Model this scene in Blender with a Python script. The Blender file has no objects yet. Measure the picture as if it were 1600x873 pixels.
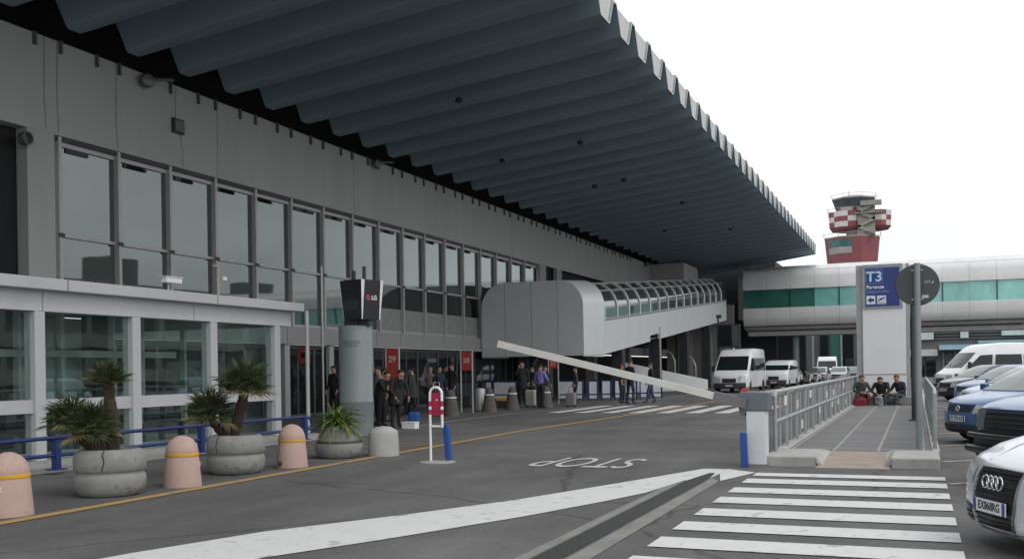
import bpy, bmesh, math, random
from mathutils import Vector, Matrix
R_ = math.radians
PI = math.pi
random.seed(7)
sc = bpy.context.scene
COL = sc.collection

# ------------------------------------------------------------------ camera
roll, psi = .015, math.atan(632 / 1555.)
Fv = Vector((-math.sin(psi), math.cos(psi), 0)); Rv = Vector((math.cos(psi), math.sin(psi), 0)); Uv = Vector((0, 0, 1))
Xc = math.cos(roll) * Rv - math.sin(roll) * Uv; Yc = math.sin(roll) * Rv + math.cos(roll) * Uv; Zc = -Fv
cd = bpy.data.cameras.new('camera'); cam = bpy.data.objects.new('camera', cd); COL.objects.link(cam)
mw = Matrix((Xc, Yc, Zc)).transposed().to_4x4(); mw.translation = (0, 0, 1.5); cam.matrix_world = mw
cd.sensor_width = 36; cd.lens = 36 * 1555 / 1600.; cd.shift_y = .0894; cd.clip_start = .1; cd.clip_end = 4000
sc.camera = cam
# ------------------------------------------------------------------ sky (bright overcast) and a weak, wide sun
SUN_EL, SUN_AZ = R_(52), R_(115)          # azimuth clockwise from +y: the sun stands to the right
w = bpy.data.worlds.new('World'); sc.world = w; w.use_nodes = True
nt = w.node_tree; bg = nt.nodes['Background']
sky = nt.nodes.new('ShaderNodeTexSky'); sky.sky_type = 'NISHITA'; sky.sun_disc = False
sky.sun_elevation = SUN_EL; sky.sun_rotation = SUN_AZ; sky.dust_density = 4; sky.air_density = 1.2
hs = nt.nodes.new('ShaderNodeHueSaturation'); hs.inputs['Saturation'].default_value = .25
mx = nt.nodes.new('ShaderNodeMix'); mx.data_type = 'RGBA'; mx.inputs[0].default_value = .8
mx.inputs[7].default_value = (9.6, 9.9, 10.2, 1)     # the even white cloud cover
nt.links.new(sky.outputs[0], hs.inputs['Color']); nt.links.new(hs.outputs[0], mx.inputs[6])
wtc = nt.nodes.new('ShaderNodeTexCoord'); wmp = nt.nodes.new('ShaderNodeMapping'); wmp.inputs['Scale'].default_value = (1, 1, 2.2); wno = nt.nodes.new('ShaderNodeTexNoise'); wno.inputs['Scale'].default_value = 2.6; wno.inputs['Detail'].default_value = 5
wmr = nt.nodes.new('ShaderNodeMapRange'); wmr.inputs[1].default_value = .36; wmr.inputs[2].default_value = .66; wmr.inputs[3].default_value = .86; wmr.inputs[4].default_value = 1.22
wmu = nt.nodes.new('ShaderNodeMix'); wmu.data_type = 'RGBA'; wmu.blend_type = 'MULTIPLY'; wmu.inputs[0].default_value = 1
nt.links.new(wtc.outputs['Generated'], wmp.inputs[0]); nt.links.new(wmp.outputs[0], wno.inputs['Vector']); nt.links.new(wno.outputs['Fac'], wmr.inputs[0])
nt.links.new(mx.outputs[2], wmu.inputs[6]); nt.links.new(wmr.outputs[0], wmu.inputs[7]); nt.links.new(wmu.outputs[2], bg.inputs[0]); bg.inputs[1].default_value = .138
sd = bpy.data.lights.new('sun', 'SUN'); sd.energy = .6; sd.angle = R_(20); sd.color = (1, .97, .92)
so = bpy.data.objects.new('sun', sd); COL.objects.link(so)
sdir = Vector((math.sin(SUN_AZ) * math.cos(SUN_EL), math.cos(SUN_AZ) * math.cos(SUN_EL), math.sin(SUN_EL)))
so.rotation_euler = sdir.to_track_quat('Z', 'Y').to_euler(); so.location = (40, -20, 60)
vs = sc.view_settings; vs.view_transform = 'Standard'; vs.look = 'None'; vs.exposure = 0.0; vs.gamma = 1; vs.use_curve_mapping = False

# ------------------------------------------------------------------ materials
MATS = {}
def M(name, col, rough=.6, metal=0., var=.12, scale=3., bump=0., bscale=None, spec=.5, stretch=None, coat=0., alt=None, altpos=.62):
    if name in MATS: return MATS[name]
    m = bpy.data.materials.new(name); m.use_nodes = True; MATS[name] = m
    n = m.node_tree; b = n.nodes['Principled BSDF']
    tc = n.nodes.new('ShaderNodeTexCoord'); src = tc.outputs['Object']
    if stretch:
        mp = n.nodes.new('ShaderNodeMapping'); mp.inputs['Scale'].default_value = stretch
        n.links.new(src, mp.inputs[0]); src = mp.outputs[0]
    no = n.nodes.new('ShaderNodeTexNoise'); no.inputs['Scale'].default_value = scale; no.inputs['Detail'].default_value = 7; no.inputs['Roughness'].default_value = .62
    n.links.new(src, no.inputs['Vector'])
    cr = n.nodes.new('ShaderNodeValToRGB'); e = cr.color_ramp.elements
    e[0].position = .3; e[1].position = .7
    e[0].color = (*[c * (1 - var) for c in col], 1); e[1].color = (*[min(1, c * (1 + var)) for c in col], 1)
    if alt:
        k = cr.color_ramp.elements.new(altpos); k.color = (*col, 1); e = cr.color_ramp.elements; e[-1].position = min(1, altpos + .07); e[-1].color = (*alt, 1)
    n.links.new(no.outputs['Fac'], cr.inputs[0]); n.links.new(cr.outputs[0], b.inputs['Base Color'])
    b.inputs['Roughness'].default_value = rough; b.inputs['Metallic'].default_value = metal
    b.inputs['Specular IOR Level'].default_value = spec; b.inputs['Coat Weight'].default_value = coat; b.inputs['Coat Roughness'].default_value = .04
    if bump:
        n2 = n.nodes.new('ShaderNodeTexNoise'); n2.inputs['Scale'].default_value = bscale or scale * 8; n2.inputs['Detail'].default_value = 4
        n.links.new(tc.outputs['Object'], n2.inputs['Vector'])
        bp = n.nodes.new('ShaderNodeBump'); bp.inputs['Strength'].default_value = bump; bp.inputs['Distance'].default_value = .02
        n.links.new(n2.outputs['Fac'], bp.inputs['Height']); n.links.new(bp.outputs[0], b.inputs['Normal'])
    return m

def asphalt_mat():
    m = bpy.data.materials.new('asphalt'); m.use_nodes = True; n = m.node_tree; b = n.nodes['Principled BSDF']
    ge = n.nodes.new('ShaderNodeNewGeometry')
    def noise(scale, st=(1, 1, 1), det=6, rough=.6):
        mp = n.nodes.new('ShaderNodeMapping'); mp.inputs['Scale'].default_value = st; n.links.new(ge.outputs['Position'], mp.inputs[0])
        t = n.nodes.new('ShaderNodeTexNoise'); t.inputs['Scale'].default_value = scale; t.inputs['Detail'].default_value = det; t.inputs['Roughness'].default_value = rough
        n.links.new(mp.outputs[0], t.inputs['Vector']); return t.outputs['Fac']
    def rng(src, a, c, lo, hi):
        r = n.nodes.new('ShaderNodeMapRange'); r.inputs[1].default_value = a; r.inputs[2].default_value = c; r.inputs[3].default_value = lo; r.inputs[4].default_value = hi
        n.links.new(src, r.inputs[0]); return r.outputs[0]
    def mul(a, c):
        r = n.nodes.new('ShaderNodeMath'); r.operation = 'MULTIPLY'; n.links.new(a, r.inputs[0]); n.links.new(c, r.inputs[1]); return r.outputs[0]
    f = rng(noise(.35), .35, .65, .8, 1.2)
    f = mul(f, rng(noise(1.2, (1, .12, 1), 5), .3, .72, .82, 1.14))          # tyre polished streaks along the road
    f = mul(f, rng(noise(9, det=8, rough=.75), .3, .7, .84, 1.16))
    f = mul(f, rng(noise(38, det=3), .3, .7, .8, 1.2)); f = mul(f, rng(noise(140, det=2), .3, .7, .66, 1.34))                     # aggregate
    f = mul(f, rng(noise(.9, det=4), .62, .72, 1.0, .74)); f = mul(f, rng(noise(3.1, (1, .5, 1), 4), .66, .72, 1.0, .7)); f = mul(f, rng(noise(.16, det=2), .5, .53, .95, 1.07))                     # oil spots
    vo = n.nodes.new('ShaderNodeTexVoronoi'); vo.feature = 'DISTANCE_TO_EDGE'; vo.inputs['Scale'].default_value = .22
    wp = n.nodes.new('ShaderNodeTexNoise'); wp.inputs['Scale'].default_value = 1.1; n.links.new(ge.outputs['Position'], wp.inputs['Vector'])
    mm = n.nodes.new('ShaderNodeMix'); mm.data_type = 'VECTOR'; mm.inputs[0].default_value = .35
    n.links.new(ge.outputs['Position'], mm.inputs[4]); n.links.new(wp.outputs['Color'], mm.inputs[5]); n.links.new(mm.outputs[1], vo.inputs['Vector'])
    f = mul(f, rng(vo.outputs['Distance'], .0015, .006, .62, 1.0))            # a few cracks
    mc = n.nodes.new('ShaderNodeMix'); mc.data_type = 'RGBA'; mc.inputs[6].default_value = (0, 0, 0, 1); mc.inputs[7].default_value = (.235, .228, .224, 1); mc.clamp_factor = False
    r = n.nodes.new('ShaderNodeMath'); r.operation = 'MULTIPLY'; r.inputs[1].default_value = .5; n.links.new(f, r.inputs[0]); n.links.new(r.outputs[0], mc.inputs[0])
    n.links.new(mc.outputs[2], b.inputs['Base Color']); b.inputs['Roughness'].default_value = .85; b.inputs['Specular IOR Level'].default_value = .3
    bp = n.nodes.new('ShaderNodeBump'); bp.inputs['Strength'].default_value = .35; bp.inputs['Distance'].default_value = .01
    n.links.new(noise(160, det=2), bp.inputs['Height']); n.links.new(bp.outputs[0], b.inputs['Normal'])
    MATS['asphalt'] = m; return m
asphalt_mat()

def glass_mat(name, tint, base, lo=.07):
    m = bpy.data.materials.new(name); m.use_nodes = True; n = m.node_tree; n.nodes.remove(n.nodes['Principled BSDF']); out = n.nodes['Material Output']
    tr = n.nodes.new('ShaderNodeBsdfTransparent'); tr.inputs[0].default_value = (*tint, 1)
    gl = n.nodes.new('ShaderNodeBsdfGlossy'); gl.inputs['Roughness'].default_value = .015; gl.inputs['Color'].default_value = (*base, 1)
    lw = n.nodes.new('ShaderNodeLayerWeight'); lw.inputs[0].default_value = .5
    pw = n.nodes.new('ShaderNodeMath'); pw.operation = 'POWER'; pw.inputs[1].default_value = 3.2; n.links.new(lw.outputs['Facing'], pw.inputs[0])
    ma = n.nodes.new('ShaderNodeMath'); ma.operation = 'MULTIPLY_ADD'; ma.inputs[1].default_value = .85; ma.inputs[2].default_value = lo; ma.use_clamp = True; n.links.new(pw.outputs[0], ma.inputs[0])
    tc = n.nodes.new('ShaderNodeTexCoord'); no = n.nodes.new('ShaderNodeTexNoise'); no.inputs['Scale'].default_value = .6; n.links.new(tc.outputs['Object'], no.inputs['Vector'])
    bp = n.nodes.new('ShaderNodeBump'); bp.inputs['Strength'].default_value = .06; bp.inputs['Distance'].default_value = .05; n.links.new(no.outputs['Fac'], bp.inputs['Height']); n.links.new(bp.outputs[0], gl.inputs['Normal'])
    mi = n.nodes.new('ShaderNodeMixShader'); n.links.new(ma.outputs[0], mi.inputs[0]); n.links.new(tr.outputs[0], mi.inputs[1]); n.links.new(gl.outputs[0], mi.inputs[2]); n.links.new(mi.outputs[0], out.inputs[0])
    MATS[name] = m; return m
glass_mat('clear_glass', (.86, .93, .905), (.85, .95, .93), .08)
glass_mat('walkway_glass', (.8, .84, .83), (.9, .95, .95), .04)
glass_mat('car_glass', (.22, .27, .27), (.85, .92, .95), .1)
def dark_glass(name, base, ior, rough=.02):
    m = M(name, base, rough, var=.3, scale=.5); b = m.node_tree.nodes['Principled BSDF']; b.inputs['IOR'].default_value = ior
    n = m.node_tree; tc = n.nodes.new('ShaderNodeTexCoord'); no = n.nodes.new('ShaderNodeTexNoise'); no.inputs['Scale'].default_value = .5; n.links.new(tc.outputs['Object'], no.inputs['Vector'])
    bp = n.nodes.new('ShaderNodeBump'); bp.inputs['Strength'].default_value = .05; bp.inputs['Distance'].default_value = .05; n.links.new(no.outputs['Fac'], bp.inputs['Height']); n.links.new(bp.outputs[0], b.inputs['Normal'])
dark_glass('window_glass', (.026, .042, .039), 2.25)
MATS['window_glass'].node_tree.nodes['Principled BSDF'].inputs['Specular Tint'].default_value = (.9, 1, .97, 1)
dark_glass('door_glass', (.012, .017, .017), 1.45)
dark_glass('teal_glass', (.2, .5, .45), 1.7, .1)

WHITE = M('white_paint', (.78, .78, .77), .45, var=.05)
def road_paint(name, col, worn):
    m = M(name, col, .75, var=.1, scale=2.2, alt=worn, altpos=.58); return m
ROADW = road_paint('road_white', (.6, .6, .585), (.36, .355, .345)); ROADW.node_tree.nodes['Noise Texture'].inputs['Scale'].default_value = 3.5
ROADF = road_paint('faded_white', (.33, .33, .32), (.2, .198, .19))
ROADY = road_paint('road_yellow', (.42, .26, .09), (.24, .18, .11))
WALL = M('wall_panel', (.41, .41, .4), .7, var=.07, scale=1.1, stretch=(1, 1, .16))
WALLD = M('wall_grey', (.33, .33, .325), .7, var=.07, scale=.8)
RIB = M('canopy_blue_grey', (.19, .26, .305), .6, var=.16, scale=.7, stretch=(.15, 1, 1))
RIBW = M('canopy_end_white', (.52, .51, .49), .6, var=.16, scale=1.5)
BLACK = M('black_void', (.012, .012, .013), .8, var=.1)
DARK = M('dark_metal', (.035, .037, .04), .5, var=.15)
ALU = M('aluminium', (.42, .42, .41), .4, .3, var=.06)
FRAMEG = M('frame_grey', (.46, .455, .44), .45, .2, var=.07)
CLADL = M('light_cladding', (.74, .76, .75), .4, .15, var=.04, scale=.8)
CLADF = M('shaded_front_cladding', (.58, .6, .59), .45, .15, var=.04, scale=.8)  # darker copy of the side cladding: canopy shade put into the front's colour
LOBBY = M('lobby_fascia', (.5, .5, .51), .45, .1, var=.06, scale=1.2, stretch=(1, 1, .4))
CONC = M('concrete', (.36, .355, .335), .85, var=.2, scale=4, bump=.4, bscale=45)
CONCD = M('dark_concrete', (.2, .195, .185), .9, var=.2, scale=4, bump=.3)
PLANT = M('planter_concrete', (.28, .28, .26), .92, var=.26, scale=4, bump=.5, bscale=90, alt=(.19, .185, .165), altpos=.6)
PINK = M('pink_concrete', (.52, .365, .315), .88, var=.12, scale=6, bump=.6, bscale=110, alt=(.4, .28, .24), altpos=.64)
YBAND = M('yellow_band', (.62, .33, .02), .6, var=.15)
BLUE = M('blue_paint', (.016, .032, .14), .4, var=.15)
BLUEB = M('bright_blue', (.01, .07, .3), .5, var=.15)
RED = M('red_paint', (.42, .05, .04), .5, var=.12)
CRIM = M('crimson', (.42, .015, .07), .5, var=.12)
SIGNB = M('sign_blue', (.008, .03, .17), .35, var=.1)
SIGNL = M('sign_pale_blue', (.45, .62, .8), .5, var=.05)
GALV = M('galvanised', (.34, .375, .365), .45, .4, var=.15, scale=6)
GREYG = M('grey_green_paint', (.22, .255, .245), .5, var=.1)
RUBBER = M('rubber', (.015, .015, .015), .85, var=.2)
CHROME = M('chrome', (.75, .76, .78), .18, 1, var=.03)
PLASTIC = M('black_plastic', (.018, .019, .021), .4, var=.15)
LAMPG = M('lamp_glass', (.5, .53, .55), .08, .2, var=.25, scale=14)
SKIN = M('skin', (.42, .25, .18), .6, var=.06)
HAIRB = M('dark_hair', (.02, .014, .01), .7, var=.3)
HAIRR = M('auburn_hair', (.11, .035, .015), .7, var=.3)
HAIRG = M('blond_hair', (.28, .2, .11), .7, var=.2)
SHOE = M('shoe', (.02, .018, .017), .6, var=.2)
GREENP = M('teal_panel', (.015, .1, .075), .4, var=.15)
TAN = M('tan_ramp', (.3, .245, .205), .9, var=.18, scale=5, bump=.3)
LEAF = M('palm_leaf', (.043, .06, .016), .55, var=.45, scale=2.5)
LEAFY = M('dry_leaf', (.2, .16, .07), .7, var=.35, scale=5)
LEAF2 = M('strap_leaf', (.08, .15, .03), .45, var=.4, scale=4)
BARK = M('palm_bark', (.05, .033, .02), .95, var=.5, scale=18, bump=1., bscale=40)
SOIL = M('soil', (.05, .035, .025), .95, var=.4, scale=10)
TOWR = M('tower_red', (.23, .07, .08), .7, var=.1, scale=.3)
TOWW = M('tower_white', (.62, .58, .57), .7, var=.06, scale=.3)
TOWG = M('tower_grey', (.34, .32, .31), .8, var=.1, scale=.3)

# ------------------------------------------------------------------ mesh builder
def tag(o, label=None, cat=None, group=None, kind=None):
    if label: o['label'] = label
    if cat: o['category'] = cat
    if group: o['group'] = group
    if kind: o['kind'] = kind
    return o
def empty(name, loc, label, cat, group=None, rz=0):
    o = bpy.data.objects.new(name, None); COL.objects.link(o); o.location = loc; o.rotation_euler = (0, 0, rz); o.empty_display_size = .3
    return tag(o, label, cat, group)
def copy_tree(o, parent=None, loc=None, rz=None):
    c = o.copy(); COL.objects.link(c)
    if parent is not None: c.parent = parent
    if loc is not None: c.location = loc
    if rz is not None: c.rotation_euler = (0, 0, rz)
    for ch in list(o.children): copy_tree(ch, c)
    return c
class MB:
    def __init__(s): s.v = []; s.f = []; s.mi = []; s.sm = []
    def add(s, vs, fs, mi=0, sm=False, T=None):
        o = len(s.v)
        s.v += [tuple(T @ Vector(p)) if T else tuple(p) for p in vs]
        for f in fs: s.f.append([i + o for i in f]); s.mi.append(mi); s.sm.append(sm)
        return s
    def box(s, a, b, mi=0, T=None):
        x0, y0, z0 = [min(p, q) for p, q in zip(a, b)]; x1, y1, z1 = [max(p, q) for p, q in zip(a, b)]
        v = [(x0, y0, z0), (x1, y0, z0), (x1, y1, z0), (x0, y1, z0), (x0, y0, z1), (x1, y0, z1), (x1, y1, z1), (x0, y1, z1)]
        return s.add(v, [(0, 3, 2, 1), (4, 5, 6, 7), (0, 1, 5, 4), (1, 2, 6, 5), (2, 3, 7, 6), (3, 0, 4, 7)], mi, False, T)
    def quad(s, a, b, c, d, mi=0): return s.add([a, b, c, d], [(0, 1, 2, 3)], mi)
    def poly(s, pts, mi=0): return s.add(pts, [tuple(range(len(pts)))], mi)
    def prism(s, pts, d, mi=0, sm=False):
        n = len(pts); d = Vector(d); q = [tuple(Vector(p) + d) for p in pts]
        return s.add(list(pts) + q, [tuple(range(n))[::-1], tuple(range(n, 2 * n))] + [(i, (i + 1) % n, n + (i + 1) % n, n + i) for i in range(n)], mi, sm)
    def tube(s, pts, r, n=8, mi=0, cap=True, sm=True):
        P = [Vector(p) for p in pts]; rr = r if isinstance(r, (list, tuple)) else [r] * len(P); vs = []; up = None
        for i, p in enumerate(P):
            t = (P[min(i + 1, len(P) - 1)] - P[max(i - 1, 0)]).normalized()
            if up is None: up = Vector((0, 0, 1)) if abs(t.z) < .9 else Vector((1, 0, 0))
            a = t.cross(up).normalized(); up = a.cross(t).normalized()
            for k in range(n):
                an = 2 * PI * k / n; vs.append(tuple(p + (a * math.cos(an) + up * math.sin(an)) * rr[i]))
        fs = []
        for i in range(len(P) - 1):
            for k in range(n): fs.append((i * n + k, i * n + (k + 1) % n, (i + 1) * n + (k + 1) % n, (i + 1) * n + k))
        s.add(vs, fs, mi, sm)
        if cap:
            o = len(s.v) - len(vs)
            s.f.append([o + k for k in range(n)][::-1]); s.mi.append(mi); s.sm.append(False)
            s.f.append([o + (len(P) - 1) * n + k for k in range(n)]); s.mi.append(mi); s.sm.append(False)
        return s
    def lathe(s, prof, c=(0, 0, 0), n=24, mi=0, sm=True, T=None):
        vs = []; fs = []
        for r, z in prof:
            for k in range(n):
                an = 2 * PI * k / n; vs.append((c[0] + r * math.cos(an), c[1] + r * math.sin(an), c[2] + z))
        for i in range(len(prof) - 1):
            for k in range(n): fs.append((i * n + k, i * n + (k + 1) % n, (i + 1) * n + (k + 1) % n, (i + 1) * n + k))
        fs.append(tuple(range(n))[::-1]); fs.append(tuple((len(prof) - 1) * n + k for k in range(n)))
        return s.add(vs, fs, mi, sm, T)
    def torus(s, c, R, r, T=None, n=20, m=8, mi=0):
        vs = []; fs = []
        for i in range(n):
            a = 2 * PI * i / n
            for j in range(m):
                b = 2 * PI * j / m; q = R + r * math.cos(b); vs.append((c[0] + q * math.cos(a), c[1] + q * math.sin(a), c[2] + r * math.sin(b)))
        for i in range(n):
            for j in range(m): fs.append((i * m + j, ((i + 1) % n) * m + j, ((i + 1) % n) * m + (j + 1) % m, i * m + (j + 1) % m))
        return s.add(vs, fs, mi, True, T)
    def text(s, txt, size, T, depth=.004, mi=0, align='CENTER', sx=1., bold=0.):
        c = bpy.data.curves.new('t', 'FONT'); c.body = txt; c.size = size; c.extrude = depth; c.align_x = align; c.align_y = 'CENTER'; c.offset = bold
        o = bpy.data.objects.new('t', c); COL.objects.link(o)
        dg = bpy.context.evaluated_depsgraph_get(); me = bpy.data.meshes.new_from_object(o.evaluated_get(dg))
        vs = [(v.co.x * sx, v.co.y, v.co.z) for v in me.vertices]; fs = [tuple(p.vertices) for p in me.polygons]
        bpy.data.objects.remove(o); bpy.data.curves.remove(c); bpy.data.meshes.remove(me)
        return s.add(vs, fs, mi, False, T)
    def build(s, name, mats, parent=None, local=False, bevel=0., sharp=40):
        me = bpy.data.meshes.new(name)
        vs = s.v
        if parent is not None and not local:
            off = Vector((0, 0, 0)); p = parent
            while p is not None: off += p.location; p = p.parent
            vs = [tuple(Vector(v) - off) for v in s.v]
        me.from_pydata(vs, [], s.f); me.update()
        for p, i, q in zip(me.polygons, s.mi, s.sm): p.material_index = i; p.use_smooth = q
        for m in (mats if isinstance(mats, (list, tuple)) else [mats]): me.materials.append(m)
        if any(s.sm): me.set_sharp_from_angle(angle=R_(sharp))
        o = bpy.data.objects.new(name, me); COL.objects.link(o)
        if parent is not None: o.parent = parent
        if bevel:
            b = o.modifiers.new('bevel', 'BEVEL'); b.width = bevel; b.segments = 2; b.limit_method = 'ANGLE'; b.angle_limit = R_(35)
        return o
def struct(name, mb, mats, **k): return tag(mb.build(name, mats, **k), kind='structure')
def frame_xy(org, xa, ya):
    """matrix whose local x,y,z run along xa, ya and their cross product, at org"""
    x = Vector(xa).normalized(); y = Vector(ya).normalized(); z = x.cross(y)
    m = Matrix((x, y, z)).transposed().to_4x4(); m.translation = org; return m

# ------------------------------------------------------------------ ground and road markings
g = MB(); g.quad((-900, -200, 0), (900, -200, 0), (900, 1800, 0), (-900, 1800, 0)); struct('ground', g, MATS['asphalt'])
PAVE = M('pavement_asphalt', (.082, .08, .079), .9, var=.16, scale=1.5, bump=.3, bscale=90)
g = MB(); g.poly([(-13.3, 28, .004), (-13.3, 86, .004), (-20.2, 86, .004), (-20.2, 20.5, .004), (-14.3, 20.5, .004), (-12.9, 24.3, .004)]); struct('pavement', g, PAVE)
g = MB(); g.box((-12.75, -2, -.1), (-14.3, 20.7, .07)); struct('lobby_kerb', g, CONC)
def strip(mb, pts, wd, z=.008, mi=0):
    n = len(pts); L = []; Rr = []
    for i, p in enumerate(pts):
        a = Vector(pts[max(0, i - 1)]); b = Vector(pts[min(n - 1, i + 1)]); d = (b - a).normalized(); q = Vector((-d.y, d.x)) * wd / 2; p = Vector(p)
        L.append(p + q); Rr.append(p - q)
    for i in range(n - 1): mb.quad((*Rr[i], z), (*Rr[i + 1], z), (*L[i + 1], z), (*L[i], z), mi)
g = MB(); strip(g, [(-8.7, 1), (-8.81, 7.5), (-8.93, 13), (-9.0, 16.5), (-9.1, 20.5), (-9.18, 23), (-9.04, 26), (-8.8, 30.5), (-8.55, 36), (-8.4, 50), (-8.3, 80)], .19)
strip(g, [(-12.6, 18.6), (-11.2, 18.35), (-10.2, 18.45), (-9.6, 18.75), (-9.25, 19.6)], .1)
strip(g, [(-12.6, 17.7), (-11.2, 17.6), (-10.0, 17.8), (-9.5, 18.05), (-9.27, 18.6)], .1, z=.012)
struct('yellow_road_line', g, ROADY)
g = MB(); strip(g, [(-12.75, 23.6), (-13.0, 25), (-13.2, 28.5), (-13.25, 33), (-12.6, 35.4)], .13)
strip(g, [(-12.6, 35.5), (-11.9, 41.2), (-11.9, 80)], .16, z=.012); struct('white_edge_line', g, ROADF)
up = [(-6.6, 4.6), (-6.2, 6.58), (-5.79, 7.9), (-5.06, 9.2), (-4.34, 10.7), (-3.63, 12.75), (-2.96, 14.79)]
lo = [(-5.4, 4.9), (-4.97, 6.77), (-4.46, 7.85), (-3.77, 9.5), (-3.3, 10.9), (-3.06, 11.75), (-2.9, 13.2)]
g = MB()
for i in range(len(up) - 1): g.quad((*up[i], .008), (*lo[i], .008), (*lo[i + 1], .008), (*up[i + 1], .008))
g.poly([(-2.96, 14.79, .0085), (-2.9, 13.2, .0085), (-2.865, 13.2, .0085), (-2.755, 14.22, .0085), (-2.675, 14.22, .0085), (-2.62, 13.5, .0085), (-2.58, 14.83, .0085)])
g.poly([(-2.58, 14.83, .008), (-2.60, 14.15, .008), (-2.43, 13.25, .008), (-2.14, 14.42, .008)]); struct('white_road_band', g, ROADW)
g = MB(); ys = [14.45, 13.62, 12.58, 11.62, 10.62, 9.66, 8.72, 7.76, 6.8]
for i, y in enumerate(ys[1:]):
    if i == 0: g.quad((-2.12, 13.98, .009), (.33, 13.98, .009), (.33, 14.4, .009), (-2.12, 14.4, .009))
    g.quad((-2.13, y - .52, .009), (.33, y - .52, .009), (.33, y, .009), (-2.13, y, .009))
struct('zebra_crossing', g, ROADW)
g = MB()
for i in range(8): x = -12.1 + i * .98; g.quad((x, 32.9, .016), (x + .52, 32.9, .016), (x + .52, 39.6, .016), (x, 39.6, .016))
struct('zebra_crossing_beyond', g, ROADW)
g = MB(); g.text('STOP', 2.25, frame_xy((-4.93, 15.45, .01), (-1, 0, 0), (0, -1, 0)), .001, sx=.31, bold=.0); struct('stop_lettering', g, road_paint('stop_paint', (.5, .5, .49), (.3, .295, .285)))
g = MB()
for a, b in (((.36, 16.7), (3.3, 19.0)), ((.36, 19.9), (3.3, 22.2)), ((.36, 23.4), (3.3, 25.7)), ((.36, 26.4), (3.3, 28.7)), ((.36, 29.6), (3.3, 31.9)), ((.36, 13.6), (3.3, 15.9)), ((.36, 32.8), (3.3, 35.1)), ((.36, 36), (3.3, 38.3))):
    strip(g, [a, b], .12)
struct('parking_bay_lines', g, M('bay_line', (.36, .32, .27), .8, var=.2, scale=4))
g = MB(); g.prism([(-2.86, -1, .0065), (-2.64, -1, .0065), (-2.64, 13.2, .0065), (-2.68, 14.2, .0065), (-2.75, 14.2, .0065), (-2.86, 13.2, .0065)], (0, 0, -.2)); dr = struct('drain_channel', g, M('drain_iron', (.035, .035, .037), .7, .2, var=.35, scale=9, bump=.6, bscale=60))
g = MB(); g.quad((-3.0, -1, .006), (-2.88, -1, .006), (-2.88, 14, .006), (-3.0, 14, .006)); g.quad((-2.6, -1, .006), (-2.38, -1, .006), (-2.44, 13.2, .006), (-2.6, 13.6, .006))
struct('drain_edging', g, M('drain_concrete', (.23, .222, .205), .9, var=.3, scale=2, bump=.3, alt=(.15, .147, .14)))
# paved island
TILE = bpy.data.materials.new('island_tiles'); TILE.use_nodes = True
n = TILE.node_tree; b = n.nodes['Principled BSDF']; tc = n.nodes.new('ShaderNodeTexCoord')
br = n.nodes.new('ShaderNodeTexBrick'); br.offset = 0; br.inputs['Scale'].default_value = 1; br.inputs['Brick Width'].default_value = .68; br.inputs['Row Height'].default_value = 1.6
br.inputs['Mortar Size'].default_value = .022; br.inputs['Color1'].default_value = (.155, .15, .148, 1); br.inputs['Color2'].default_value = (.185, .18, .177, 1); br.inputs['Mortar'].default_value = (.36, .35, .335, 1)
no = n.nodes.new('ShaderNodeTexNoise'); no.inputs['Scale'].default_value = 5; no.inputs['Detail'].default_value = 8
mp = n.nodes.new('ShaderNodeMapping'); mp.inputs['Location'].default_value = (.59, .1, 0)
n.links.new(tc.outputs['Object'], mp.inputs[0]); n.links.new(mp.outputs[0], br.inputs['Vector']); n.links.new(tc.outputs['Object'], no.inputs['Vector'])
mul = n.nodes.new('ShaderNodeMix'); mul.data_type = 'RGBA'; mul.blend_type = 'MULTIPLY'; mul.inputs[0].default_value = .5
n.links.new(br.outputs[0], mul.inputs[6]); n.links.new(no.outputs['Color'], mul.inputs[7])
bc = n.nodes.new('ShaderNodeBrightContrast'); bc.inputs['Bright'].default_value = .02; n.links.new(mul.outputs[2], bc.inputs[0]); n.links.new(bc.outputs[0], b.inputs['Base Color']); b.inputs['Roughness'].default_value = .85
g = MB(); g.box((-2.0, 17.0, -.2), (.2, 60, .13)); struct('island_paving', g, TILE)
g = MB(); g.box((-2.2, 17.05, -.2), (-2.003, 60, .15)); g.box((.203, 17.05, -.2), (.33, 60, .15))
g.box((-2.18, 15.5, -.2), (-1.42, 16.98, .155)); g.box((-.36, 15.5, -.2), (.3, 16.98, .155))
g.prism([(-1.42, 15.5, .155), (-1.42, 16.98, .155), (-1.3, 16.98, .12), (-1.3, 15.6, .0)], (0, 0, -.1)); g.prism([(-.36, 15.5, .155), (-.48, 15.6, .0), (-.48, 16.98, .12), (-.36, 16.98, .155)], (0, 0, -.1))
struct('island_kerb', g, CONC, bevel=.02)
g = MB(); g.prism([(-1.41, 15.35, .006), (-.37, 15.35, .006), (-.37, 16.99, .125), (-1.41, 16.99, .125)], (0, 0, -.2)); struct('island_ramp', g, TAN)

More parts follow.
